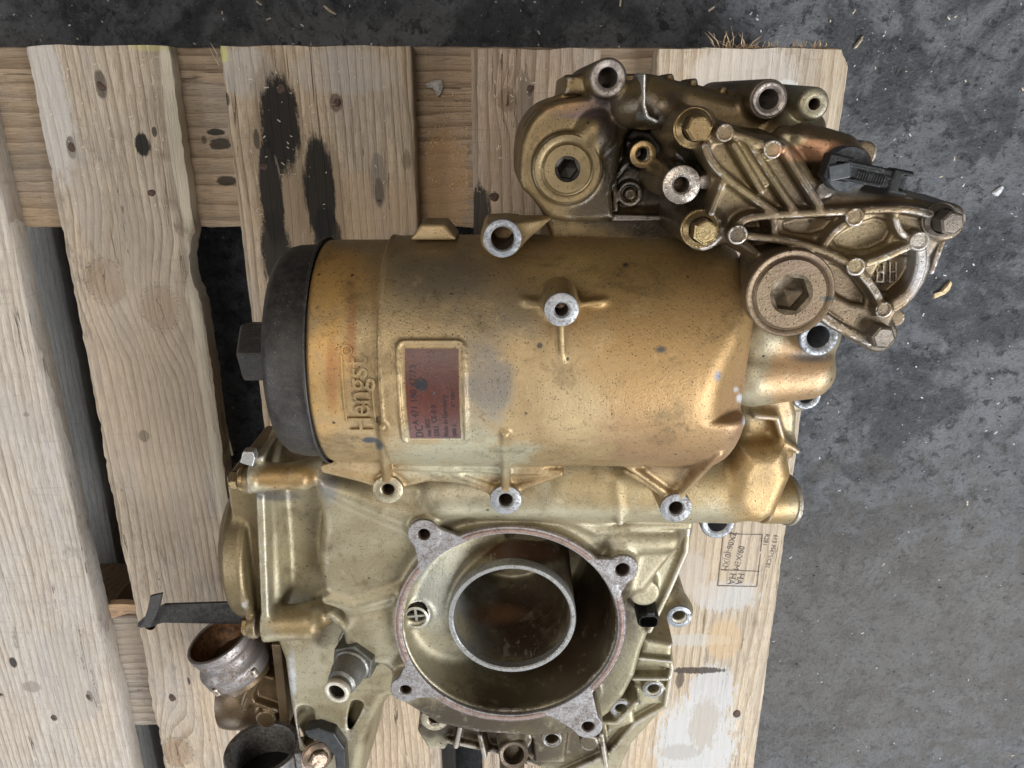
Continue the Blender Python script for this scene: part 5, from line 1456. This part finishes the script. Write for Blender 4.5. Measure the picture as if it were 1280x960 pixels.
bolt(U(282, 883, 62), cam_dir(-.92, -.25, .3), 7, 5.4, 9, oil_m, False)
for pts, z in (([(339, 806), (351, 806), (361, 900), (350, 904)], 104),):
    o = bevel(link('cover_plate_edge', mesh('cover_plate_edge', *prism(UP(pts, z) - U(350, 850, z)[:2], -40, 0, U(350, 850, z))), oil_m, MOD, smooth=False), 1)

# split clamp at the lower edge, its screw and black bracket
clm = plain('dark_clamp', (.17, .16, .15), .48, .35, var=.5, bump=.5, scale=350)
cd = eye_dir(328, 932, -.12, .72, .64)
pc = U(328, 934, 120); rc = 47 * S(328, 934, 120)
out = [(rc - .3, -46), (rc, -2), (rc - 1, 0), (rc - 5.2, 0), (rc - 6, -1.5), (rc - 6, -46)]
FR = frame_of(cd)
o = link('split_clamp', mesh('split_clamp', *lathe(out, 72, pc, cd, arc=(.25, 2 * math.pi - .35))), clm, MOD); sharp(o, 40)
q = link('clamp_floor', mesh('clamp_floor', *lathe([(rc - 5.5, -30), (0, -32)], 48, pc, cd)), plain('clamp_black', (.012, .012, .012), .6), o); q.location = (0, 0, 0)  # near-black disc closing the inside of the clamp
ear = U(376, 938, 122)
for k, (dx, dy) in enumerate(((0, 7), (3, -8))):
    q = bevel(link('clamp_jaw', mesh('clamp_jaw', *prism([(-9, -3.2), (11, -3.2), (11, 3.2), (-9, 3.2)], -26, 0, ear + (dx, dy, 0), cd, rot=.35 if k else .1)), clm, o, smooth=False), 1.2); q.location = (0, 0, 0)
xb = bolt(U(397, 946, 138), eye_dir(397, 944, .2, -.5, .8), 12.5, 8.2, 7, machined('brown_bolt', (.30, .22, .16), (.12, .075, .05), .5, .35, .8), True)
blk = plain('black_bracket', (.022, .021, .021), .40, .2, var=.4, bump=.2)
pts = [(380, 914), (398, 910), (418, 917), (431, 936), (436, 1000), (424, 1000), (418, 946), (405, 930), (384, 922)]
bevel(link('black_bracket', mesh('black_bracket', *prism(UP(pts, 140) - U(410, 940, 140)[:2], -12, 0, U(410, 940, 140))), blk, MOD, smooth=False), 1.5)

# sensor plug standing beside the bore
sd = eye_dir(811, 778, .16, -.66, .70)
ps = U(811, 778, 150)
f = Field(ps - 32, ps + 20, .45)
FR = np.stack([np.cross((0, 1, 0), sd) / np.linalg.norm(np.cross((0, 1, 0), sd)), np.cross(sd, np.cross((0, 1, 0), sd) / np.linalg.norm(np.cross((0, 1, 0), sd))), sd], 1)
f.add(box(ps - sd * 10, (8.0, 6.4, 11), FR, 4.5), 0); f.add(box(ps - sd * 8 + FR @ (1, 6.6, 0), (3.2, 1.8, 7), FR, 1), 1)
f.add(cyl(ps - sd * 28, ps - sd * 16, 7.6, 7.6, 1), 2)
f.cut(box(ps - sd * 3, (6.4, 4.8, 9), FR, 3.6), .4)
o = link('sensor', f.mesh('sensor'), conm, MOD)
q = sharp(link('copper_collar', mesh('copper_collar', *lathe([(8.6, -34), (11.2, -33), (11.2, -29), (10.4, -28), (8, -27.5)], 40, ps, sd)), machined('copper_ring', (.42, .24, .14), (.14, .08, .05), .5, .4, .8), o)); q.location = (0, 0, 0)
p = U(652, 940, 118)
sharp(link('dark_pipe_end', mesh('dark_pipe_end', *lathe([(12.5, -30), (12.5, -1), (11.5, 0), (9, -.5), (8.4, -20), (0, -20)], 40, U(642, 944, 124), eye_dir(640, 942, .05, -.5, .8))), machined('brown_pipe', (.16, .12, .085), (.06, .045, .03), .5, .35, .7), MOD))
